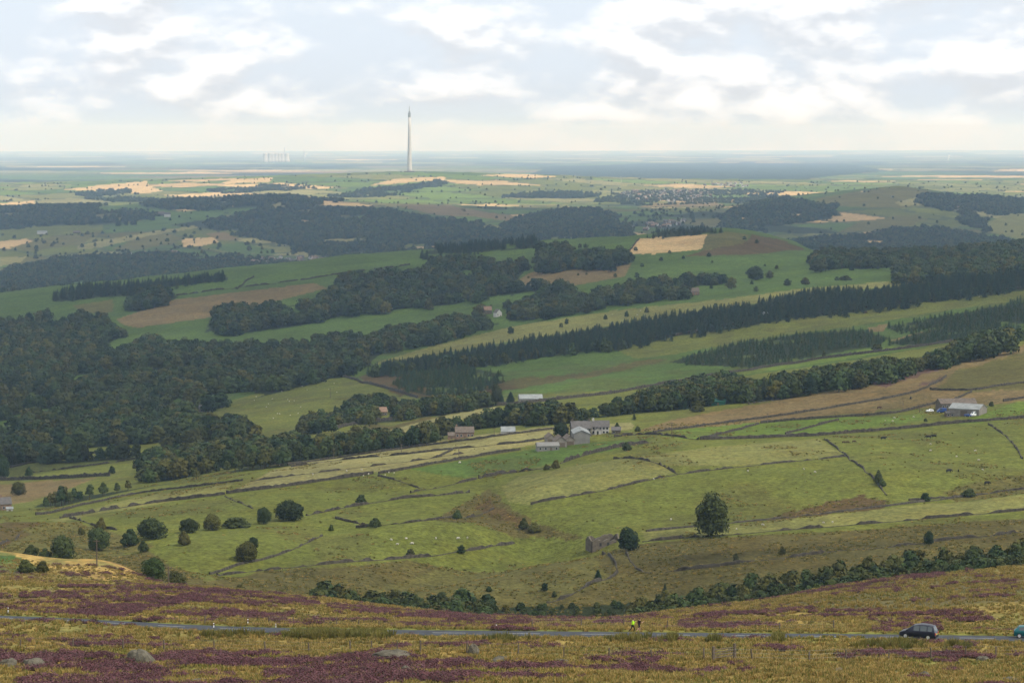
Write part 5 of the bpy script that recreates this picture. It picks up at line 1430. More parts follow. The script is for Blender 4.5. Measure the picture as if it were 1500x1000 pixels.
# ------------------------------------------------------------------ the tower and other far landmarks
def lathe(m, prof, n=20, mi=0):
    m.loft([[(r * math.cos(2 * math.pi * i / n), r * math.sin(2 * math.pi * i / n), z) for i in range(n)] for r, z in prof], mi)
def tower():
    p = at(600, 252.4, 11000, 15000)
    m = p.y / F
    k = 97.5 * m / 330.0          # the mast is 330 m tall
    e = empty('transmitter_tower', (p.x, p.y, p.z - 3))
    s = MB(); lathe(s, [(13.2 * k, 0), (12.2 * k, 20 * k), (11.0 * k, 60 * k), (9.6 * k, 110 * k), (8.2 * k, 160 * k), (6.8 * k, 215 * k), (5.8 * k, 274 * k)], 28)
    s.build('shaft', M['concrete'], e, True)
    t = MB(); lathe(t, [(5.9 * k, 274 * k), (6.8 * k, 276 * k), (6.8 * k, 281 * k), (5.6 * k, 283 * k), (5.6 * k, 288 * k), (6.8 * k, 289 * k), (6.8 * k, 293 * k), (4.4 * k, 296 * k), (3.2 * k, 304 * k)], 20)
    tr = t.build('turret', M['sheet'], e)
    for j in range(6):
        a = j * math.pi / 3
        d = MB(); lathe(d, [(0.2 * k, 0), (1.9 * k, 0.5 * k), (2.1 * k, 1.2 * k)], 10)
        o = d.build('dish', M['white'], tr)
        o.location = (math.cos(a) * 6.6 * k, math.sin(a) * 6.6 * k, 285.5 * k); o.rotation_euler = (0, math.pi / 2, a)
    mm = MB(); lathe(mm, [(2.2 * k, 303 * k), (2.0 * k, 318 * k), (1.4 * k, 322 * k), (1.1 * k, 330 * k)], 10)
    mm.build('antenna_mast', M['white'], e)
    for zz in (306, 311, 316, 321):
        r = MB(); lathe(r, [(2.4 * k, zz * k), (3.0 * k, (zz + .4) * k), (3.0 * k, (zz + 1.2) * k), (2.4 * k, (zz + 1.6) * k)], 10)
        r.build('antenna_ring', M['white'], e)
    b = MB().box(-26 * k, 26 * k, -30 * k, -14 * k, 0, 9 * k)
    b.build('base_building', M['sandstone'], e)
    tag(e, 'tall slim concrete transmitter tower on the skyline', 'tower')
tower()
def turbine(px, py, hpx, label, rot):
    p = at(px, py, 8000, 13000); h = hpx * p.y / F
    e = empty('wind_turbine', p)
    m = MB(); lathe(m, [(h * 0.03, -1), (h * 0.016, h * 0.68)], 10); m.build('mast', M['white'], e)
    n = MB().box(-0.02 * h, 0.02 * h, -0.05 * h, 0.05 * h, h * 0.67, h * 0.71).build('nacelle', M['white'], e)
    for k in range(3):
        b = MB().add([(-0.012 * h, 0, 0), (0.014 * h, 0, 0), (0.022 * h, 0.006 * h, 0.1 * h), (0.004 * h, 0, 0.32 * h), (-0.008 * h, -0.006 * h, 0.1 * h)], [(0, 1, 2, 4), (4, 2, 3)]).build('blade', M['white'], e)
        b.location = (0, -0.055 * h, h * 0.69); b.rotation_euler = (0, rot + k * 2.094, 0)
    tag(e, label, 'wind turbine', 'wind turbines')
turbine(842, 264, 10, 'smaller white wind turbine on the sunlit field edge', 0.2)
turbine(910, 268, 12, 'taller white wind turbine above the hill village', 1.0)
def cooling(px, label):
    p = at(px, 238.3, 36000, 46000); h = 13.0 * p.y / F
    o = MB(); lathe(o, [(h * 0.42, -4), (h * 0.33, h * 0.3), (h * 0.26, h * 0.7), (h * 0.27, h * 0.88), (h * 0.29, h)], 18)
    x = o.build('cooling_tower', M['concrete'], None, True); x.location = p
    tag(x, label, 'cooling tower', 'cooling towers of the power station')
for k, px in enumerate((389, 396, 400, 405, 409.5, 414, 420)):
    cooling(px, 'faint cooling tower on the hazy horizon, number %s from the left' % ['one', 'two', 'three', 'four', 'five', 'six', 'seven'][k])
def chimney(px, hpx, label):
    p = at(px, 238, 36000, 46000); h = hpx * p.y / F
    o = MB(); lathe(o, [(h * 0.05, -4), (h * 0.038, h * 0.5), (h * 0.03, h)], 12)
    x = o.build('tall_chimney', M['concrete'], None, True); x.location = p
    tag(x, label, 'chimney')
chimney(417, 21, 'slim chimney above the faint cooling towers')
chimney(445.5, 18, 'slim smoking chimney right of the cooling towers')
sm = bpy.data.materials.new('smoke'); sm.use_nodes = True
sm.node_tree.nodes.clear()
sv = sm.node_tree.nodes.new('ShaderNodeVolumeScatter'); sv.inputs['Density'].default_value = 0.02
so = sm.node_tree.nodes.new('ShaderNodeOutputMaterial'); sm.node_tree.links.new(sv.outputs[0], so.inputs['Volume'])
def smoke(px, py, y0, y1, hpx, lean, label):
    p = at(px, py, y0, y1); u = p.y / F
    m = MB(); rg = np.random.default_rng(int(px))
    for k in range(9):
        t = (k + 0.5) / 9
        c = (lean * t * t * hpx * u + rg.normal() * u * 0.4, 0, hpx * u * t); r = u * (0.5 + 1.6 * t) * rg.uniform(0.8, 1.2)
        m.loft([[(c[0] + r * math.sin(th) * math.cos(a), c[1] + r * math.sin(th) * math.sin(a), c[2] + r * math.cos(th)) for a in np.linspace(0, 2 * math.pi, 9)[:-1]][::-1] for th in np.linspace(0.15, math.pi - 0.15, 6)])
    o = m.build('smoke_plume', sm); o.location = p
    tag(o, label, 'smoke', kind='stuff')
smoke(1388, 239, 22000, 45000, 12, 0.25, 'white smoke plume rising from the hazy right plain')
smoke(445.5, 221, 36000, 46000, 8, 0.5, 'thin steam from the smoking chimney')

# wooden poles
def pole(px, py, hpx, label, y0, y1):
    p = at(px, py, y0, y1); h = hpx * p.y / F
    e = empty('wooden_pole', (p.x, p.y, p.z - 0.4))
    MB().tube([(0, 0, 0), (0, 0, h + 0.4)], [0.16, 0.11], 8).build('post', M['wood'], e)
    c = MB().box(-0.75, 0.75, -0.05, 0.05, h - 0.05, h + 0.09).build('crossarm', M['wood'], e)
    for x in (-0.65, 0, 0.65):
        MB().tube([(x, 0, h + 0.09), (x, 0, h + 0.28)], [0.05, 0.035], 6).build('insulator', M['plastic_dark'], c)
    tag(e, label, 'pole', 'wooden line poles')
pole(142, 829, 40, 'wooden pole on the golden mound', 540, 720)
pole(247, 857, 29, 'wooden pole in front of the large dark tree behind the crest', 560, 720)
pole(489, 672, 15, 'wooden pole before the tree belt left of centre', 1150, 1500)
pole(588, 664, 14, 'wooden pole on the top wall of the pale strips', 1150, 1500)
pole(672, 667, 13, 'wooden pole in the pale strips below the brown cottage', 1100, 1450)
pole(724, 637, 11, 'wooden pole left of the pale green hut', 1180, 1500)
pole(984, 641, 23, 'wooden pole at the left corner of the bright green fields', 1120, 1450)
pole(1124, 620, 15, 'wooden pole at the gate between the bright green fields', 1180, 1480)
pole(1246, 557, 16, 'wooden pole at the end of the fir belt', 1400, 1800)
pole(1347, 604, 13, 'wooden pole at the hilltop farm yard', 1200, 1500)
pole(1323, 594, 8, 'short wooden pole left of the hilltop farm', 1220, 1500)
pole(176, 660, 14, 'wooden pole before the left valley wood', 1500, 2000)
pole(4, 702, 16, 'wooden pole at the left end of the railway wall', 1300, 1750)
pole(484, 583, 14, 'thin pole in the pale sheep field', 1750, 2300)

# ------------------------------------------------------------------ animals
def skin_mesh(name, nodes, edges, root=0, sub=2):
    me = bpy.data.meshes.new(name)
    me.from_pydata([n[0] for n in nodes], edges, [])
    o = bpy.data.objects.new(name, me); COL.objects.link(o)
    md = o.modifiers.new('skin', 'SKIN'); md.use_smooth_shade = True
    for i, n in enumerate(nodes):
        r = n[1] if isinstance(n[1], tuple) else (n[1], n[1])
        me.skin_vertices[0].data[i].radius = r
        me.skin_vertices[0].data[i].use_root = (i == root)
    o.modifiers.new('sub', 'SUBSURF').levels = sub
    dg = bpy.context.evaluated_depsgraph_get()
    out = bpy.data.meshes.new_from_object(o.evaluated_get(dg))
    out.name = name
    COL.objects.unlink(o); bpy.data.objects.remove(o)
    return out
def quadruped(name, L, H, body, graze, materials):
    z = H * 0.66
    N = [((0, 0, z), (body, body * 1.1)), ((L * 0.28, 0, z * 1.02), (body * 0.95, body * 1.05)), ((-L * 0.3, 0, z * 1.0), (body * 0.9, body)), ((-L * 0.42, 0, z * 1.02), (body * 0.6, body * 0.7))]
    E = [(0, 1), (0, 2), (2, 3)]
    hx = L * 0.46
    nk = [(hx, 0, z * 1.08)] + ([(L * 0.60, 0, z * 0.62), (L * 0.68, 0, z * 0.22)] if graze else [(L * 0.58, 0, z * 1.38), (L * 0.72, 0, z * 1.34)])
    rr = [body * 0.6, body * 0.38, body * 0.24]
    b = 1
    for p, r in zip(nk, rr):
        N.append((p, r)); E.append((b, len(N) - 1)); b = len(N) - 1
    for sx, par in ((0.28, 1), (-0.36, 2)):
        for sy in (-1, 1):
            y = body * 0.55 * sy
            kx = 0.02 if sx > 0 else 0.07
            pts = [((L * sx, y, z * 0.66), body * 0.36), ((L * (sx + (kx if sx > 0 else -kx * 0.4)), y, z * 0.34), body * 0.17), ((L * (sx + (0 if sx > 0 else 0.01)), y, 0.02), body * 0.13)]
            b = par
            for p, r in pts:
                N.append((p, r)); E.append((b, len(N) - 1)); b = len(N) - 1
    tl = [((-L * 0.49, 0, z * 0.95), body * 0.13), ((-L * 0.52, 0, z * 0.55), body * 0.08)]
    b = 3
    for p, r in tl:
        N.append((p, r)); E.append((b, len(N) - 1)); b = len(N) - 1
    me = skin_mesh(name, N, E, 0, 1)
    me.materials.clear()
    for m_ in materials: me.materials.append(m_)
    return me
cow_g = quadruped('cow', 2.3, 1.45, 0.42, True, [M['hide_black']])
cow_s = quadruped('cow', 2.3, 1.45, 0.42, False, [M['hide_black']])
cow_b = quadruped('cow', 2.2, 1.4, 0.40, True, [M['hide_brown']])
sheep_g = quadruped('sheep', 1.25, 0.85, 0.30, True, [M['wool']])
sheep_s = quadruped('sheep', 1.25, 0.85, 0.30, False, [M['wool']])
def animal(name, me, px, py, y0, y1, label, rot, group, s=1.0):
    p = at(px, py, y0, y1)
    o = bpy.data.objects.new(name, me); link(o)
    o.location = p; o.rotation_euler = (0, 0, rot); o.scale = (s,) * 3
    tag(o, label, name, group)
for me, px, py, lab, r_ in ((cow_s, 1294, 644, 'black cow standing alone below the lane wall', 0.1), (cow_g, 1360, 642, 'left of two black cows grazing side by side', 3.1), (cow_g, 1368, 641, 'right of two black cows grazing side by side', 2.9), (cow_g, 1390, 692, 'black cow grazing low on the wide right field', 0.4), (cow_s, 1404, 691, 'black calf facing away in the wide right field', 1.5), (cow_s, 1334, 585, 'black cow on the tan slope left of the hilltop farm', 1.3), (cow_g, 1446, 710, 'dark cow lowest on the right field bank', 0.3), (cow_b, 1288, 599, 'brown cow on the tan slope below the heather', 0.2), (cow_b, 1236, 649, 'brown calf at the left of three in a row', 0.2), (cow_b, 1242, 649, 'brown calf in the middle of three in a row', 3.0), (cow_b, 1251, 648, 'brown calf at the right of three in a row', 0.1)):
    animal('cow', me, px, py, 940, 1500, lab, r_, 'cattle on the hillside', 0.75 if 'calf' in lab else 1.1)
for px, py, lab in ((1366, 441, 'dark cow in the long field under the conifer belt, left of two'), (1373, 439, 'dark cow in the long field under the conifer belt, right of two'), (1268, 459, 'brown cow alone in the long field under the conifer belt')):
    animal('cow', cow_b if 'brown' in lab else cow_g, px, py, 1950, 2700, lab, 0.2, 'cattle beyond the lane', 1.3)
rg_ = np.random.default_rng(8)
SHEEP_FIELDS = [([(330, 592), (420, 570), (500, 556), (580, 580), (500, 600), (400, 620)], 1700, 2300, 22, 'white sheep grazing in the pale field below the valley wood'),
 ([(900, 700), (1150, 680), (1280, 715), (1100, 760), (960, 770)], 900, 1150, 5, 'white sheep in the wide field above the largest tree'),
 ([(980, 783), (1150, 772), (1300, 760), (1300, 752), (1100, 770)], 860, 990, 5, 'white sheep in the narrow green field beside the largest tree'),
 ([(1240, 655), (1440, 640), (1470, 690), (1320, 715)], 940, 1200, 6, 'white sheep in the wide right field with the cows'),
 ([(420, 700), (700, 660), (760, 670), (560, 705)], 1020, 1300, 10, 'white sheep on the pale strip fields'),
 ([(1240, 612), (1340, 606), (1350, 614), (1250, 622)], 1180, 1400, 4, 'white sheep in the bright green field by the hilltop farm'),
 ([(560, 790), (700, 775), (800, 775), (740, 795), (600, 805)], 820, 1020, 7, 'white sheep on the middle pasture above the twin trees'),
 ([(820, 460), (1000, 450), (900, 470)], 2200, 2900, 5, 'tiny white sheep on the pale strip beyond the conifer belt'),
 ([(1380, 432), (1490, 425), (1490, 432), (1390, 440)], 2000, 2700, 9, 'tiny pale animal in the long field at the right edge')]
for poly, y0, y1, n, lab in SHEEP_FIELDS:
    p_ = np.array(poly, float); c_ = 0
    while c_ < n:
        x_, y_ = rg_.uniform(p_[:, 0].min(), p_[:, 0].max()), rg_.uniform(p_[:, 1].min(), p_[:, 1].max())
        if inside(np.array([x_]), np.array([y_]), poly)[0]:
            animal('sheep', sheep_g if rg_.random() < .7 else sheep_s, x_, y_, y0, y1, lab, rg_.uniform(0, 6.28), lab.replace('white ', '').replace('tiny ', ''), rg_.uniform(0.65, 0.95))
            c_ += 1
# ------------------------------------------------------------------ the moor in front: heather, grass, stones
def plain_mat(name, c1, c2, trans=0.3):
    return foliage(name, c1, c2, trans, 0.12)
M['straw_blade'] = plain_mat('dry_grass', (0.23, 0.165, 0.050), (0.38, 0.265, 0.09))
M['green_blade'] = plain_mat('moor_grass', (0.095, 0.108, 0.022), (0.18, 0.17, 0.038))
M['rush'] = plain_mat('rushes', (0.10, 0.10, 0.03), (0.20, 0.165, 0.05))
M['bloom'] = plain_mat('heather_bloom', (0.085, 0.034, 0.042), (0.185, 0.088, 0.095))
M['heath'] = plain_mat('heather_twigs', (0.035, 0.028, 0.016), (0.075, 0.05, 0.03), 0.1)
def tuft_mesh(seed, n, h, spread, mats):
    rg = np.random.default_rng(seed); m = MB()
    for k in range(n):
        a = rg.uniform(0, 6.28); r = spread * math.sqrt(rg.random()) * 0.55; b = rg.uniform(0, 6.28)
        x, y = r * math.cos(a), r * math.sin(a)
        l = h * rg.uniform(0.55, 1.1); out = spread * rg.uniform(0.2, 0.75); w = 0.035 * rg.uniform(0.7, 1.5)
        dx, dy = math.cos(a) * out, math.sin(a) * out
        ux, uy = math.cos(b) * w, math.sin(b) * w
        m.add([(x - ux, y - uy, -0.05), (x + ux, y + uy, -0.05), (x + dx * 0.4 + ux * 0.8, y + dy * 0.4 + uy * 0.8, l * 0.62), (x + dx * 0.4 - ux * 0.8, y + dy * 0.4 - uy * 0.8, l * 0.62), (x + dx, y + dy, l)], [(0, 1, 2, 3), (3, 2, 4)], int(rg.random() < 0.35) if len(mats) > 1 else 0)
    return m.mesh('tuft', mats)
def clump_mesh(seed):
    rg = np.random.default_rng(seed)
    q = []
    for k in range(5):
        c = np.array([rg.uniform(-0.35, 0.35), rg.uniform(-0.35, 0.35), 0.08])
        q.append(leaf_faces(rg, c, rg.uniform(0.25, 0.4), 60, 0.042, 0.9, 0.5))
    q = np.concatenate(q); q[..., 2] = np.maximum(q[..., 2], -0.05)
    m = MB(); n = len(q)
    m.v = [tuple(v) for v in q.reshape(-1, 3)]
    m.f = [(4 * i, 4 * i + 1, 4 * i + 2, 4 * i + 3) for i in range(n)]
    zc = q[..., 2].mean(1)
    m.m = [0 if (z > 0.16 and rg.random() < 0.85) else 1 for z in zc]
    return m.mesh('heather_clump', [M['bloom'], M['heath']])
def collect(meshes, nm):
    c = bpy.data.collections.new(nm)
    for k, me in enumerate(meshes):
        c.objects.link(bpy.data.objects.new(nm + '_source', me))
    return c
g_straw = scatter_group(collect([tuft_mesh(k, 26, 0.42, 0.42, [M['straw_blade'], M['green_blade']]) for k in range(4)], 'dry_tufts'))
g_green = scatter_group(collect([tuft_mesh(20 + k, 24, 0.34, 0.42, [M['green_blade'], M['straw_blade']]) for k in range(4)], 'green_tufts'))
g_rush = scatter_group(collect([tuft_mesh(40 + k, 40, 0.95, 0.5, [M['rush'], M['green_blade']]) for k in range(4)], 'rush_tufts'))
g_heath = scatter_group(collect([clump_mesh(60 + k) for k in range(4)], 'heather_clumps'))
def moor_points(n, y0, y1, seed, power=1.0):
    rg = np.random.default_rng(seed)
    t = rg.random(n) ** power
    Y = y0 + (y1 - y0) * t
    X = rg.uniform(-0.235, 0.235, n) * (Y + 20)
    return X, Y
def off_road(X, Y, d=3.6):
    yr, _ = road_at(X)
    return np.abs(Y - yr) > d
X, Y = moor_points(150000, 185, 600, 1, 1.15)
Z = ground_z(X, Y); px_, py_ = project(X, Y, Z)
hmk = heather_mask(px_, py_, X, Y)
grn = fbm(X / 14, Y / 16, 67, 3) + 0.35 * (fbm(X / 6, Y / 9, 63, 4) - 0.5)
okr = off_road(X, Y)
crest_ok = Y < 640
rr_ = np.random.default_rng(3).random(len(X))
sel_h = (hmk > 0.35) & okr & (rr_ < np.where(Y > 400, 0.38, 0.52))
sel_s = ((hmk < 0.3) | (rr_ < 0.1)) & okr & (grn < 0.55) & (rr_ < 0.38)
sel_g = (hmk < 0.3) & okr & (grn >= 0.55) & (rr_ < 0.36)
def put(name, grp, sel, lo, hi, label, cat, tilt=0.12, hx=1.0):
    n = int(sel.sum()); rg = np.random.default_rng(n)
    s = rg.uniform(lo, hi, n)
    o = scatter(name, grp, np.stack([X[sel], Y[sel], Z[sel]], 1), np.stack([s * hx, s * hx, s], 1), tilt)
    tag(o, label, cat, kind='stuff')
put('heather', g_heath, sel_h, 0.75, 1.7, 'purple flowering heather in drifts over the moor', 'heather', 0.1, 1.15)
put('dry_grass', g_straw, sel_s, 0.6, 1.25, 'golden dry moor grass in tufts', 'grass')
put('green_grass', g_green, sel_g, 0.6, 1.2, 'green moor grass in tufts between the heather', 'grass')
# taller rushes on the near verge of the road, hiding stretches of it
RUSH = [(440, 931, 30, 10), (480, 931, 50, 22), (520, 932, 40, 20), (550, 931, 30, 10), (985, 937, 10, 3), (1045, 937, 12, 2), (1140, 938, 8, 3), (925, 937, 50, 4), (330, 930, 60, 4), (1320, 945, 30, 12), (1280, 946, 40, 4), (1400, 947, 30, 3), (740, 936, 30, 3)]
rp = []
rg_ = np.random.default_rng(12)
for cx_, cy_, wd, cnt in RUSH:
    for k in range(cnt * 7):
        px_i = cx_ + rg_.normal() * wd * 0.42; py_i = cy_ + abs(rg_.normal()) * 2.2
        v = at(px_i, py_i, 220, 420)
        if bool(off_road(np.array([v.x]), np.array([v.y]), 3.9)[0]): rp.append((v.x, v.y, v.z))
rp = np.array(rp)
s_ = rg_.uniform(0.7, 1.3, len(rp))
o = scatter('rushes', g_rush, rp, np.stack([s_, s_, s_], 1), 0.08)
tag(o, 'tall yellowish rushes on the near verge of the moor road', 'rushes', kind='stuff')
X, Y = moor_points(9000, 200, 600, 5, 1.0)
Z = ground_z(X, Y)
ydr = np.abs(Y - road_at(X)[0])
put('verge_grass', g_green, (ydr > 3.4) & (ydr < 7.0), 0.5, 0.9, 'short green grass along both verges of the road', 'grass')

# tussocks and rushes over the facing hillside
rgt = np.random.default_rng(77)
Yt = rgt.uniform(660, 1300, 60000); Xt = rgt.uniform(-0.215, 0.215, 60000) * Yt
Zt = ground_z(Xt, Yt)
den = fbm(Xt / 30, Yt / 45, 61, 4)
patch = fbm(Xt / 9, Yt / 12, 91, 3)
pxt, pyt = project(Xt, Yt, Zt)
rough_ = np.zeros(len(Xt), bool)
for kind, y0, y1, poly in FIELDS:
    if kind in ('rough', 'olive', 'bracken', 'tan') and y0 < 1400:
        rough_ |= inside(pxt, pyt, poly) & (Yt > y0) & (Yt < y1)
keep_d = (rough_ & (patch > 0.44)) | (~rough_ & (den > 0.57) & (patch > 0.56)) | (rgt.random(len(Xt)) < 0.012)
dark_ = rgt.random(len(Xt)) < 0.5
for nm, grp, sel, lo, hi, lab in (('rush_tussocks', g_rush, keep_d & dark_, 0.6, 1.15, 'dark rush tussocks dotted over the rough parts of the facing hillside'), ('pale_tussocks', g_straw, keep_d & ~dark_, 0.8, 1.8, 'pale dry grass tussocks dotted over the facing hillside')):
    k_ = rgt.uniform(lo, hi, int(sel.sum()))
    o = scatter(nm, grp, np.stack([Xt[sel], Yt[sel], Zt[sel]], 1), np.stack([k_ * 1.2, k_ * 1.2, k_ * 0.6], 1), 0.1)
    tag(o, lab, 'tussocks', kind='stuff')

def rock(px, py, wpx, hpx, label, seed, flat=1.0, peak=0.0):
    p = at(px, py, 180, 420); u = p.y / F
    rg = np.random.default_rng(seed)
    nu, nv = 16, 9; rings = []
    ph = rg.uniform(0, 6.28, 6)
    cuts = [(rg.normal(size=3), rg.uniform(0.62, 0.9)) for _ in range(9)]
    for j in range(nv):
        th = 0.10 + (math.pi * 0.62 - 0.10) * j / (nv - 1)
        ring = []
        for i in range(nu):
            a = 2 * math.pi * i / nu
            d = np.array([math.sin(th) * math.cos(a), math.sin(th) * math.sin(a), math.cos(th)])
            r = 1.0
            for c, k in cuts:                      # flat broken faces
                c = c / np.linalg.norm(c); q = float(d @ c)
                if q > 0.25: r = min(r, k / q)
            r *= 1 + 0.05 * math.sin(3 * a + ph[0]) + 0.04 * math.sin(7 * a + 5 * th + ph[1]) + rg.normal() * 0.018
            x_, y_, z_ = d * r
            x_ = x_ + peak * max(z_, 0) * 0.6
            ring.append((x_ * wpx * u * 0.5, y_ * wpx * u * 0.42, z_ * hpx * u * 0.95))
        rings.append(ring)
    o = MB().loft(rings[::-1]).build('boulder', M['gritstone'])
    o.location = (p.x, p.y, p.z - 0.05); o.rotation_euler = (0, 0, rg.uniform(-0.3, 0.3))
    tag(o, label, 'boulder', 'gritstone boulders')
for k, r_ in enumerate([
 (210, 971, 54, 22, 'largest grey boulder with a sharp left edge in the left heather', 1.0, -0.5), (48, 976, 42, 18, 'dark rounded boulder left of the largest one', 1.0, -0.3), (12, 977, 36, 17, 'grey boulder at the left edge', 1.0, 0), (180, 970, 22, 10, 'small boulder leaning on the left of the largest one', 1, 0),
 (105, 967, 18, 6, 'little flat stone between the dark and the largest boulder', 1, 0), (575, 964, 66, 14, 'wide flat grey slab in the middle heather', 1.0, 0), (694, 959, 18, 20, 'upright pointed standing stone below the road', 1.0, 0.1), (734, 967, 36, 8, 'low flat stone right of the standing stone', 1, 0),
 (822, 970, 26, 7, 'low stone among heather right of centre', 1, 0), (331, 961, 16, 10, 'small grey stone left of the middle heather', 1, 0), (448, 966, 18, 7, 'small pale stone in the middle heather', 1, 0), (595, 986, 22, 14, 'pale stone at the lower edge of the middle heather', 1, 0),
 (1353, 990, 24, 9, 'grey stone in the grass below the dark car', 1, 0), (1480, 999, 34, 10, 'grey stone at the lower right corner', 1, 0), (288, 1000, 34, 10, 'grey stone at the lower edge left of centre', 1, 0), (110, 993, 34, 5, 'flat stone at the lower left edge', 1, 0), (1230, 981, 40, 4, 'flat worn stone in the right grass', 1, 0), (1440, 966, 22, 7, 'stone beside the right fence post', 1, 0)]):
    rock(r_[0], r_[1], r_[2], r_[3], r_[4], 200 + k, 1, r_[6])

# ------------------------------------------------------------------ fences along the moor
def fence(label, pts, gap, h, y0, y1, name='wire_fence', skip=()):
    q = np.array([cast(px, py, ground_z, y0, y1) for px, py in pts])
    d = np.concatenate([[0], np.cumsum(np.hypot(*np.diff(q, axis=0).T))])
    s = np.arange(0, d[-1], gap)
    s = s + RNG.uniform(-0.25, 0.25, len(s)) * gap * 0.4
    Xf = np.interp(s, d, q[:, 0]); Yf = np.interp(s, d, q[:, 1]); Zf = ground_z(Xf, Yf)
    e = empty(name, (Xf[0], Yf[0], Zf[0]))
    pm = MB().box(-0.06, 0.06, -0.06, 0.06, -0.4, 1.0).mesh('post', [M['wood']])
    for k in range(len(s)):
        o = link(bpy.data.objects.new('post', pm), e)
        o.location = (Xf[k] - Xf[0], Yf[k] - Yf[0], Zf[k] - Zf[0])
        o.scale = (1, 1, h * RNG.uniform(0.85, 1.12)); o.rotation_euler = (RNG.normal() * 0.05, RNG.normal() * 0.06, RNG.uniform(0, 1.5))
    for zz in (0.35, 0.65, 0.95):
        m = MB()
        m.tube([(Xf[k] - Xf[0], Yf[k] - Yf[0], Zf[k] - Zf[0] + zz * h) for k in range(len(s))], [0.006] * len(s), 3)
        m.build('wire', M['wire'], e)
    tag(e, label, 'fence')
fence('post and wire fence below the road across the foreground', [(-40, 949), (150, 951), (300, 954), (500, 955), (620, 957), (800, 962), (1000, 968), (1200, 970), (1350, 965), (1540, 962)], 5.2, 1.25, 200, 330)
fence('post and wire fence beyond the road on the right', [(780, 919), (900, 919), (1000, 921), (1200, 924), (1290, 925)], 7.0, 1.2, 330, 420)
fence('post and wire fence beyond the road in the middle', [(300, 913), (420, 915), (560, 919), (680, 921)], 4.5, 1.1, 330, 430)
# timber gate in the near fence
g0 = at(1045, 969, 220, 330); g1 = at(1076, 967, 220, 330)
ge = empty('field_gate', g0, math.atan2(g1.y - g0.y, g1.x - g0.x)); Lg = (g1 - g0).length
for x in (0, Lg):
    MB().box(x - 0.11, x + 0.11, -0.11, 0.11, -0.4, 1.5).build('gatepost', M['wood'], ge)
for z in (0.35, 0.6, 0.85, 1.12):
    MB().box(0.14, Lg - 0.14, -0.03, 0.03, z, z + 0.09).build('rail', M['wood'], ge)
MB().tube([(0.2, 0.05, 0.4), (Lg - 0.2, 0.05, 1.15)], [0.04, 0.04], 4).build('brace', M['wood'], ge)
tag(ge, 'small timber gate in the near wire fence', 'gate')
# white marker posts on the road verge
def marker(px, py, hpx, label):
    p = at(px, py, 280, 430); h = hpx * p.y / F
    e = empty('marker_post', (p.x, p.y, p.z - 0.2))
    MB().tube([(0, 0, 0), (0, 0, h + 0.2)], [0.075, 0.065], 8).build('post', M['plastic_white'], e)
    MB().tube([(0, 0, h * 0.62 + 0.2), (0, 0, h * 0.86 + 0.2)], [0.083, 0.081], 8).build('band', M['plastic_dark'], e)
    MB().box(-0.04, 0.04, -0.1, -0.084, h * 0.70 + 0.2, h * 0.78 + 0.2).build('reflector', M['red'], e)
    tag(e, label, 'marker post', 'white roadside marker posts')
marker(12, 898, 9, 'white marker post beyond the road at the left edge')
marker(313, 919, 7, 'white marker post on the near verge left of centre')
marker(363, 915, 9, 'white marker post beyond the road left of centre')
marker(727, 922, 8, 'white marker post beyond the road at the centre')
marker(404, 918, 5, 'short marker post beside the rushes left of centre')

# ------------------------------------------------------------------ vehicles
def car_paint(name, c, metal=0.3):
    m = mat(name, c, 0.35, 0.0, 1, 0.5, metal=metal)
    m.node_tree.nodes['Principled BSDF'].inputs['Coat Weight'].default_value = 0.15
    return m
M['navy'] = car_paint('navy_paint', (0.010, 0.012, 0.028))
M['teal'] = car_paint('teal_paint', (0.01, 0.12, 0.13))
M['blue'] = car_paint('blue_paint', (0.02, 0.06, 0.22))
M['vanwhite'] = car_paint('white_paint', (0.75, 0.76, 0.76), 0.0)
M['tyre'] = mat('tyre_rubber', (0.015, 0.015, 0.015), 0.85, 0.1, 5)
M['rim'] = mat('alloy', (0.62, 0.62, 0.63), 0.35, 0, 1, 0.5, metal=0.3)
M['carglass'] = mat('car_glass', (0.05, 0.065, 0.07), 0.06, 0, 1, 0.9)
M['lamp'] = mat('lamp_glass', (0.75, 0.75, 0.72), 0.15, 0, 1, 0.6)
M['plate'] = mat('number_plate', (0.75, 0.62, 0.08), 0.5, 0, 1)
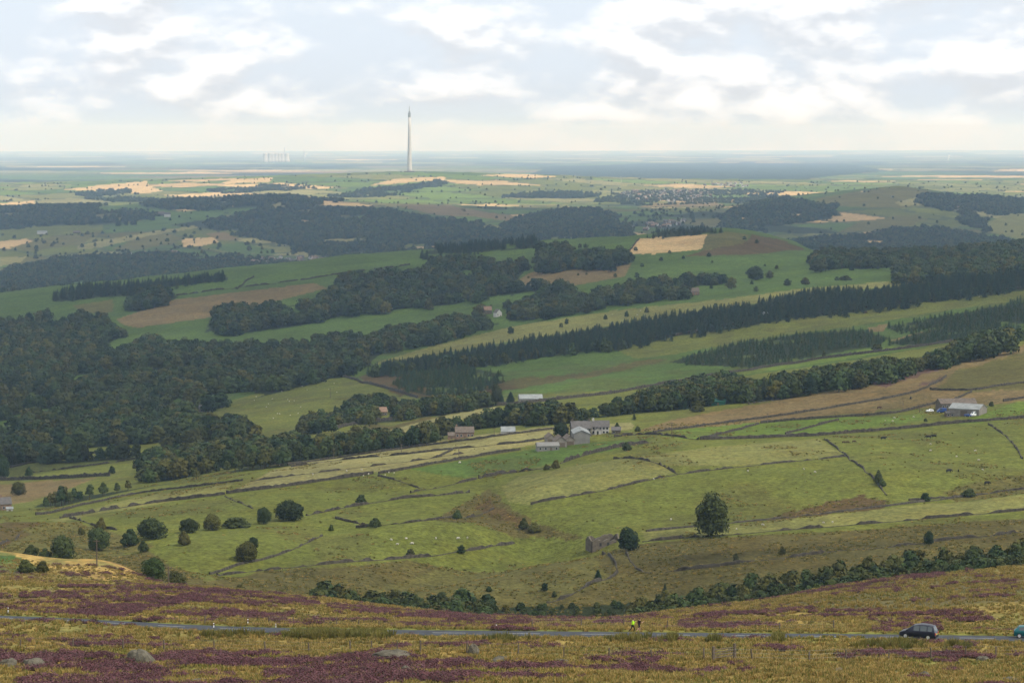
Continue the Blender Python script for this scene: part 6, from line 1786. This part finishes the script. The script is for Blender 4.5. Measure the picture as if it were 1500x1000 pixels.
def car(label, loc, heading, st, W_, paint, wheel_x, rw=0.32, name='car', win=(), rear_win=None, front_win=None, group=None):
    """st: stations front to rear (x, belt height, roof height, half width at belt, half width at roof); the nose points along -x"""
    e = empty(name, loc, heading)
    rings = []
    for x, zb, zr, wb, wr in st:
        rings.append([(x, -wb * 0.90, 0.24), (x, -wb * 0.99, 0.42), (x, -wb, zb * 0.75), (x, -wb * 0.97, zb), (x, -wr, zr - 0.04), (x, -wr * 0.82, zr), (x, wr * 0.82, zr), (x, wr, zr - 0.04), (x, wb * 0.97, zb), (x, wb, zb * 0.75), (x, wb * 0.99, 0.42), (x, wb * 0.90, 0.24)])
    body = MB().loft(rings[::-1]).build('body', paint, e, True)
    md = body.modifiers.new('edges', 'EDGE_SPLIT'); md.split_angle = R(38)
    def pane(nm, a, b, c, d, parent):
        a, b, c, d = [Vector(v) for v in (a, b, c, d)]
        cen = (a + b + c + d) / 4
        n = (b - a).cross(d - a).normalized()
        if n.dot(cen - Vector((0, 0, 0.8))) < 0: n = -n
        pts = [cen + (v - cen) * 0.86 + n * 0.014 for v in (a, b, c, d)]
        back = [v - n * 0.01 for v in pts]
        return MB().add(pts + back, [(0, 1, 2, 3), (7, 6, 5, 4), (0, 4, 5, 1), (1, 5, 6, 2), (2, 6, 7, 3), (3, 7, 4, 0)]).build(nm, M['carglass'], parent)
    for i in win:
        for s in (-1, 1):
            x0, zb0, zr0, wb0, wr0 = st[i]; x1, zb1, zr1, wb1, wr1 = st[i + 1]
            pane('side_window', (x0, s * wb0 * 0.97, zb0), (x1, s * wb1 * 0.97, zb1), (x1, s * wr1, zr1 - 0.05), (x0, s * wr0, zr0 - 0.05), e)
    for nm, w2 in (('rear_window', rear_win), ('windscreen', front_win)):
        if w2 is None: continue
        x0, zb0, zr0, wb0, wr0 = st[w2[0]]; x1, zb1, zr1, wb1, wr1 = st[w2[1]]
        pane(nm, (x0, -wr0 * 0.85, zr0), (x0, wr0 * 0.85, zr0), (x1, wr1 * 0.85, zr1), (x1, -wr1 * 0.85, zr1), e)
    wm = MB(); lathe(wm, [(rw * 0.86, -0.11), (rw, -0.07), (rw, 0.07), (rw * 0.86, 0.11)], 20)
    tyre_me = wm.mesh('tyre', [M['tyre']])
    rm = MB(); lathe(rm, [(rw * 0.66, -0.118), (rw * 0.6, -0.122), (rw * 0.15, -0.10)], 20); lathe(rm, [(rw * 0.15, 0.10), (rw * 0.6, 0.122), (rw * 0.66, 0.118)], 20)
    rim_me = rm.mesh('rim', [M['rim']])
    for x in wheel_x:
        for s in (-1, 1):
            wh = bpy.data.objects.new('wheel', tyre_me); link(wh, e)
            wh.location = (x, s * (W_ / 2 - 0.10), rw); wh.rotation_euler = (math.pi / 2, 0, 0)
            link(bpy.data.objects.new('rim', rim_me), wh)
    xr, zb, zr, wb, wr = st[-1]; xf, zbf, zrf, wbf, wrf = st[0]
    for s in (-1, 1):
        MB().box(xr - 0.10, xr + 0.03, s * wb * 0.8 - 0.12, s * wb * 0.8 + 0.12, zb * 0.70, zb * 0.98).build('tail_light', M['red'], e)
        MB().box(xf - 0.03, xf + 0.12, s * wbf * 0.72 - 0.16, s * wbf * 0.72 + 0.16, zbf * 0.80, zbf * 0.99).build('headlight', M['lamp'], e)
        MB().box(st[3][0] - 0.75, st[3][0] - 0.6, s * (W_ / 2 + 0.02) - 0.09, s * (W_ / 2 + 0.02) + 0.09, 1.0, 1.14).build('wing_mirror', paint, e)
    MB().box(xr - 0.02, xr + 0.035, -0.26, 0.26, 0.62, 0.73).build('number_plate', M['plate'], e)
    MB().box(xr - 0.05, xr + 0.06, -wb * 0.9, wb * 0.9, 0.30, 0.50).build('bumper', M['plastic_dark'], e)
    tag(e, label, 'car', group)
    return e
def on_road(px, py, side):
    v = at(px, py, 260, 420)
    yr, zr = road_at(v.x)
    return Vector((v.x, float(yr) + side, float(zr) + ROAD_SLOPE * side + 0.085))
MPV = [(-2.30, 0.62, 0.66, 0.70, 0.60), (-2.12, 0.76, 0.82, 0.82, 0.72), (-1.45, 0.93, 1.02, 0.88, 0.78), (-0.50, 0.97, 1.60, 0.90, 0.66), (0.35, 0.98, 1.72, 0.90, 0.68), (1.30, 0.99, 1.70, 0.90, 0.67), (1.98, 0.99, 1.60, 0.88, 0.64), (2.24, 0.97, 1.02, 0.86, 0.80), (2.30, 0.90, 0.92, 0.84, 0.78)]
p_ = on_road(1349, 938, -1.45)
car('dark navy people carrier with silver wheels driving away on the road', p_, -0.42, MPV, 1.8, M['navy'], (-1.45, 1.45), 0.33, 'people_carrier', (3, 4, 5), (6, 7), (3, 2)).scale = (0.95, 0.95, 1.04)
HATCH = [(-1.85, 0.60, 0.64, 0.66, 0.56), (-1.68, 0.72, 0.78, 0.76, 0.66), (-1.05, 0.86, 0.94, 0.80, 0.70), (-0.35, 0.90, 1.36, 0.81, 0.60), (0.45, 0.91, 1.43, 0.81, 0.60), (1.25, 0.92, 1.36, 0.80, 0.58), (1.72, 0.90, 0.96, 0.78, 0.70), (1.80, 0.82, 0.85, 0.76, 0.70)]
p_ = on_road(1506, 933, 1.45)
e_ = car('small teal hatchback cut off by the right edge', p_, math.pi - 0.25, HATCH, 1.64, M['teal'], (-1.15, 1.15), 0.29, 'hatchback', (3, 4), (5, 6), (3, 2))
VAN = [(-2.3, 0.75, 0.82, 0.78, 0.7), (-2.1, 0.95, 1.05, 0.86, 0.78), (-1.7, 1.15, 1.3, 0.92, 0.82), (-1.1, 1.2, 2.1, 0.95, 0.80), (0.2, 1.25, 2.25, 0.95, 0.84), (2.2, 1.25, 2.25, 0.95, 0.84), (2.4, 1.2, 2.1, 0.95, 0.84)]
def yard(px, py, y0, y1): return at(px, py, y0, y1)
car('white van parked by the pale shed of the hilltop farm', yard(1428, 609, 1120, 1400), 0.5, VAN, 1.9, M['vanwhite'], (-1.5, 1.5), 0.34, 'white_van', (3,), None, (3, 2))
car('blue car parked left of the white van at the hilltop farm', yard(1418, 610, 1120, 1400), 2.6, HATCH, 1.64, M['blue'], (-1.15, 1.15), 0.29, 'blue_car', (3, 4), (5, 6), (3, 2))
car('blue van parked before the stone barn of the hilltop farm', yard(1379, 604, 1150, 1420), 0.2, VAN, 1.9, M['blue'], (-1.5, 1.5), 0.34, 'blue_van', (3,), None, (3, 2))
car('white car parked at the left of the hilltop farm yard', yard(1362, 603, 1150, 1420), 0.3, HATCH, 1.64, M['vanwhite'], (-1.15, 1.15), 0.29, 'white_car', (3, 4), (5, 6), (3, 2))
# lorry on the far main road
v = at(1119, 463.5, 2050, 2650)
le = empty('box_lorry', v, 0.12)
MB().box(-4.6, 5.4, -1.25, 1.25, 1.05, 4.0).build('cargo_box', M['vanwhite'], le)
cb = MB().box(-6.7, -4.8, -1.2, 1.2, 0.7, 3.1).build('cab', M['vanwhite'], le)
MB().box(-6.73, -6.701, -1.05, 1.05, 1.8, 2.8).build('windscreen', M['carglass'], cb)
MB().box(-6.3, -5.4, -1.23, -1.201, 1.8, 2.7).build('side_window', M['carglass'], cb)
MB().box(-6.6, 5.3, -0.9, 0.9, 0.6, 1.0).build('chassis', M['plastic_dark'], le)
for x in (-5.8, 2.6, 4.0):
    for s in (-1, 1):
        w_ = MB(); lathe(w_, [(0.46, -0.15), (0.5, -0.1), (0.5, 0.1), (0.46, 0.15)], 14)
        o = w_.build('wheel', M['tyre'], le); o.location = (x, s * 1.02, 0.5); o.rotation_euler = (math.pi / 2, 0, 0)
tag(le, 'white box lorry on the main road under the conifer belt', 'lorry')

# ------------------------------------------------------------------ the two runners
M['skin'] = mat('skin', (0.42, 0.25, 0.17), 0.6, 0.05, 5)
M['neon'] = mat('neon_shirt', (0.48, 0.85, 0.02), 0.7, 0.05, 5)
M['black_cloth'] = mat('black_cloth', (0.012, 0.012, 0.014), 0.85, 0.1, 5)
M['dark_red'] = mat('dark_vest', (0.03, 0.012, 0.016), 0.85, 0.1, 5)
M['hair'] = mat('brown_hair', (0.05, 0.03, 0.02), 0.7, 0.2, 20)
M['shoe'] = mat('shoe', (0.30, 0.10, 0.06), 0.7, 0.1, 10)
def runner(label, px, py, heading, shirt, legs, long_sleeve, pose, bun=False):
    v = at(px, py, 280, 420)
    yr, zr = road_at(v.x)
    side = 2.2 if pose > 0 else 2.6
    e = empty('person', (v.x, float(yr) + side, float(zr) + ROAD_SLOPE * side + 0.075), heading)
    s = pose
    # nose along +x; one arm and the opposite leg forward
    N = [((0, 0, 0.98), 0.155), ((0.02, 0, 1.18), 0.145), ((0.05, 0, 1.38), (0.17, 0.13)), ((0.07, 0, 1.50), 0.062), ((0.09, 0, 1.58), 0.075), ((0.10, 0, 1.68), (0.098, 0.09)), ((0.095, 0, 1.755), 0.06)]
    E = [(0, 1), (1, 2), (2, 3), (3, 4), (4, 5), (5, 6)]
    def chain(root, pts):
        b = root
        for p, r in pts:
            N.append((p, r)); E.append((b, len(N) - 1)); b = len(N) - 1
    for y, f in ((-1, s), (1, -s)):
        chain(2, [((0.05, y * 0.20, 1.42), 0.062), ((0.05 - 0.16 * f, y * 0.25, 1.16), 0.047), ((0.20 - 0.10 * f + (0.1 if f < 0 else 0), y * 0.20, 1.14 + (0.12 if f < 0 else -0.02)), 0.036), ((0.27 - 0.10 * f + (0.1 if f < 0 else 0), y * 0.185, 1.18 + (0.14 if f < 0 else -0.02)), 0.04)])
        if f > 0:      # leg driving forward and planted
            chain(0, [((0.02, y * 0.10, 0.88), 0.105), ((0.20, y * 0.11, 0.52), 0.072), ((0.12, y * 0.11, 0.10), 0.044), ((0.15, y * 0.11, 0.045), 0.045), ((0.28, y * 0.11, 0.035), 0.036)])
        else:          # trailing leg, heel lifted
            chain(0, [((-0.02, y * 0.10, 0.88), 0.105), ((-0.13, y * 0.11, 0.50), 0.072), ((-0.42, y * 0.11, 0.26), 0.044), ((-0.46, y * 0.11, 0.20), 0.045), ((-0.44, y * 0.11, 0.08), 0.036)])
    me = skin_mesh('body', N, E, 0, 2)
    me.materials.clear()
    for m_ in (M['skin'], M[shirt], M[legs], M['hair'], M['shoe']): me.materials.append(m_)
    for f in me.polygons:
        c = f.center
        arm = abs(c.y) > 0.215 or (c.x > 0.16 and 1.05 < c.z < 1.4)
        if c.z > 1.66 or (c.z > 1.58 and c.x < 0.06): k = 3
        elif c.z > 1.47: k = 0
        elif c.z > 0.99 and (not arm or (c.z > (1.06 if long_sleeve else 1.30))): k = 1
        elif c.z > 0.99: k = 0
        elif c.z > (0.14 if legs == 'black_cloth' and long_sleeve else 0.62): k = 2
        elif c.z < 0.10 or (c.x < -0.40 and c.z < 0.24): k = 4
        else: k = 0
        f.material_index = k
    b = link(bpy.data.objects.new('body', me), e)
    face = MB()
    for y in (-0.035, 0.035):
        face.box(0.178, 0.192, y - 0.012, y + 0.012, 1.655, 1.670)
    face.build('eyes', M['plastic_dark'], e)
    nz = MB().add([(0.185, -0.014, 1.615), (0.185, 0.014, 1.615), (0.215, 0, 1.62), (0.182, 0, 1.66)], [(0, 1, 2), (0, 2, 3), (1, 3, 2)]).build('nose', M['skin'], e)
    MB().box(0.168, 0.184, -0.024, 0.024, 1.578, 1.588).build('mouth', M['red'], e)
    for y, f in ((-1, s), (1, -s)):
        # a loosely closed hand: palm, four curled fingers of unequal length and a thumb from its inner side
        hx_, hz_ = 0.27 - 0.10 * f + (0.1 if f < 0 else 0), 1.18 + (0.14 if f < 0 else -0.02)
        hm2 = MB(); c0 = Vector((hx_, y * 0.185, hz_))
        hm2.loft([[c0 + Vector((t, w_ * 0.018, v_ * 0.042)) for w_, v_ in ((-1, -1), (1, -1), (1, 1), (-1, 1))] for t in (0.0, 0.045, 0.085)])
        for q_, ln_ in zip((-0.033, -0.011, 0.011, 0.033), (0.055, 0.068, 0.074, 0.064)):
            b0 = c0 + Vector((0.083, 0, q_))
            hm2.tube([b0, b0 + Vector((ln_ * 0.5, 0, 0)), b0 + Vector((ln_ * 0.62, -y * ln_ * 0.45, 0)), b0 + Vector((ln_ * 0.2, -y * ln_ * 0.62, 0))], [0.0095, 0.009, 0.0085, 0.007], 6)
        b0 = c0 + Vector((0.025, -y * 0.012, 0.042))
        hm2.tube([b0, b0 + Vector((0.03, -y * 0.018, 0.016)), b0 + Vector((0.06, -y * 0.034, 0.006))], [0.012, 0.0105, 0.008], 6)
        hm2.build('hand', M['skin'], e)
    for y in (-1, 1):
        MB().tube([(0.085, y * 0.088, 1.62), (0.08, y * 0.10, 1.655), (0.09, y * 0.09, 1.68)], [0.012, 0.02, 0.01], 6).build('ear', M['skin'], e)
    if bun:
        h = MB(); lathe(h, [(0.01, -0.05), (0.04, -0.03), (0.045, 0.0), (0.03, 0.04), (0.005, 0.05)], 10)
        o = h.build('hair_bun', M['hair'], e); o.location = (-0.02, 0, 1.70)
    tag(e, label, 'person')
    return e
runner('runner in a neon yellow top and black leggings on the road edge', 926, 925, 0.35, 'neon', 'black_cloth', True, 1)
runner('runner in a dark sleeveless vest and shorts beside the neon one', 935.5, 925, 0.5, 'dark_red', 'black_cloth', False, -1, True)
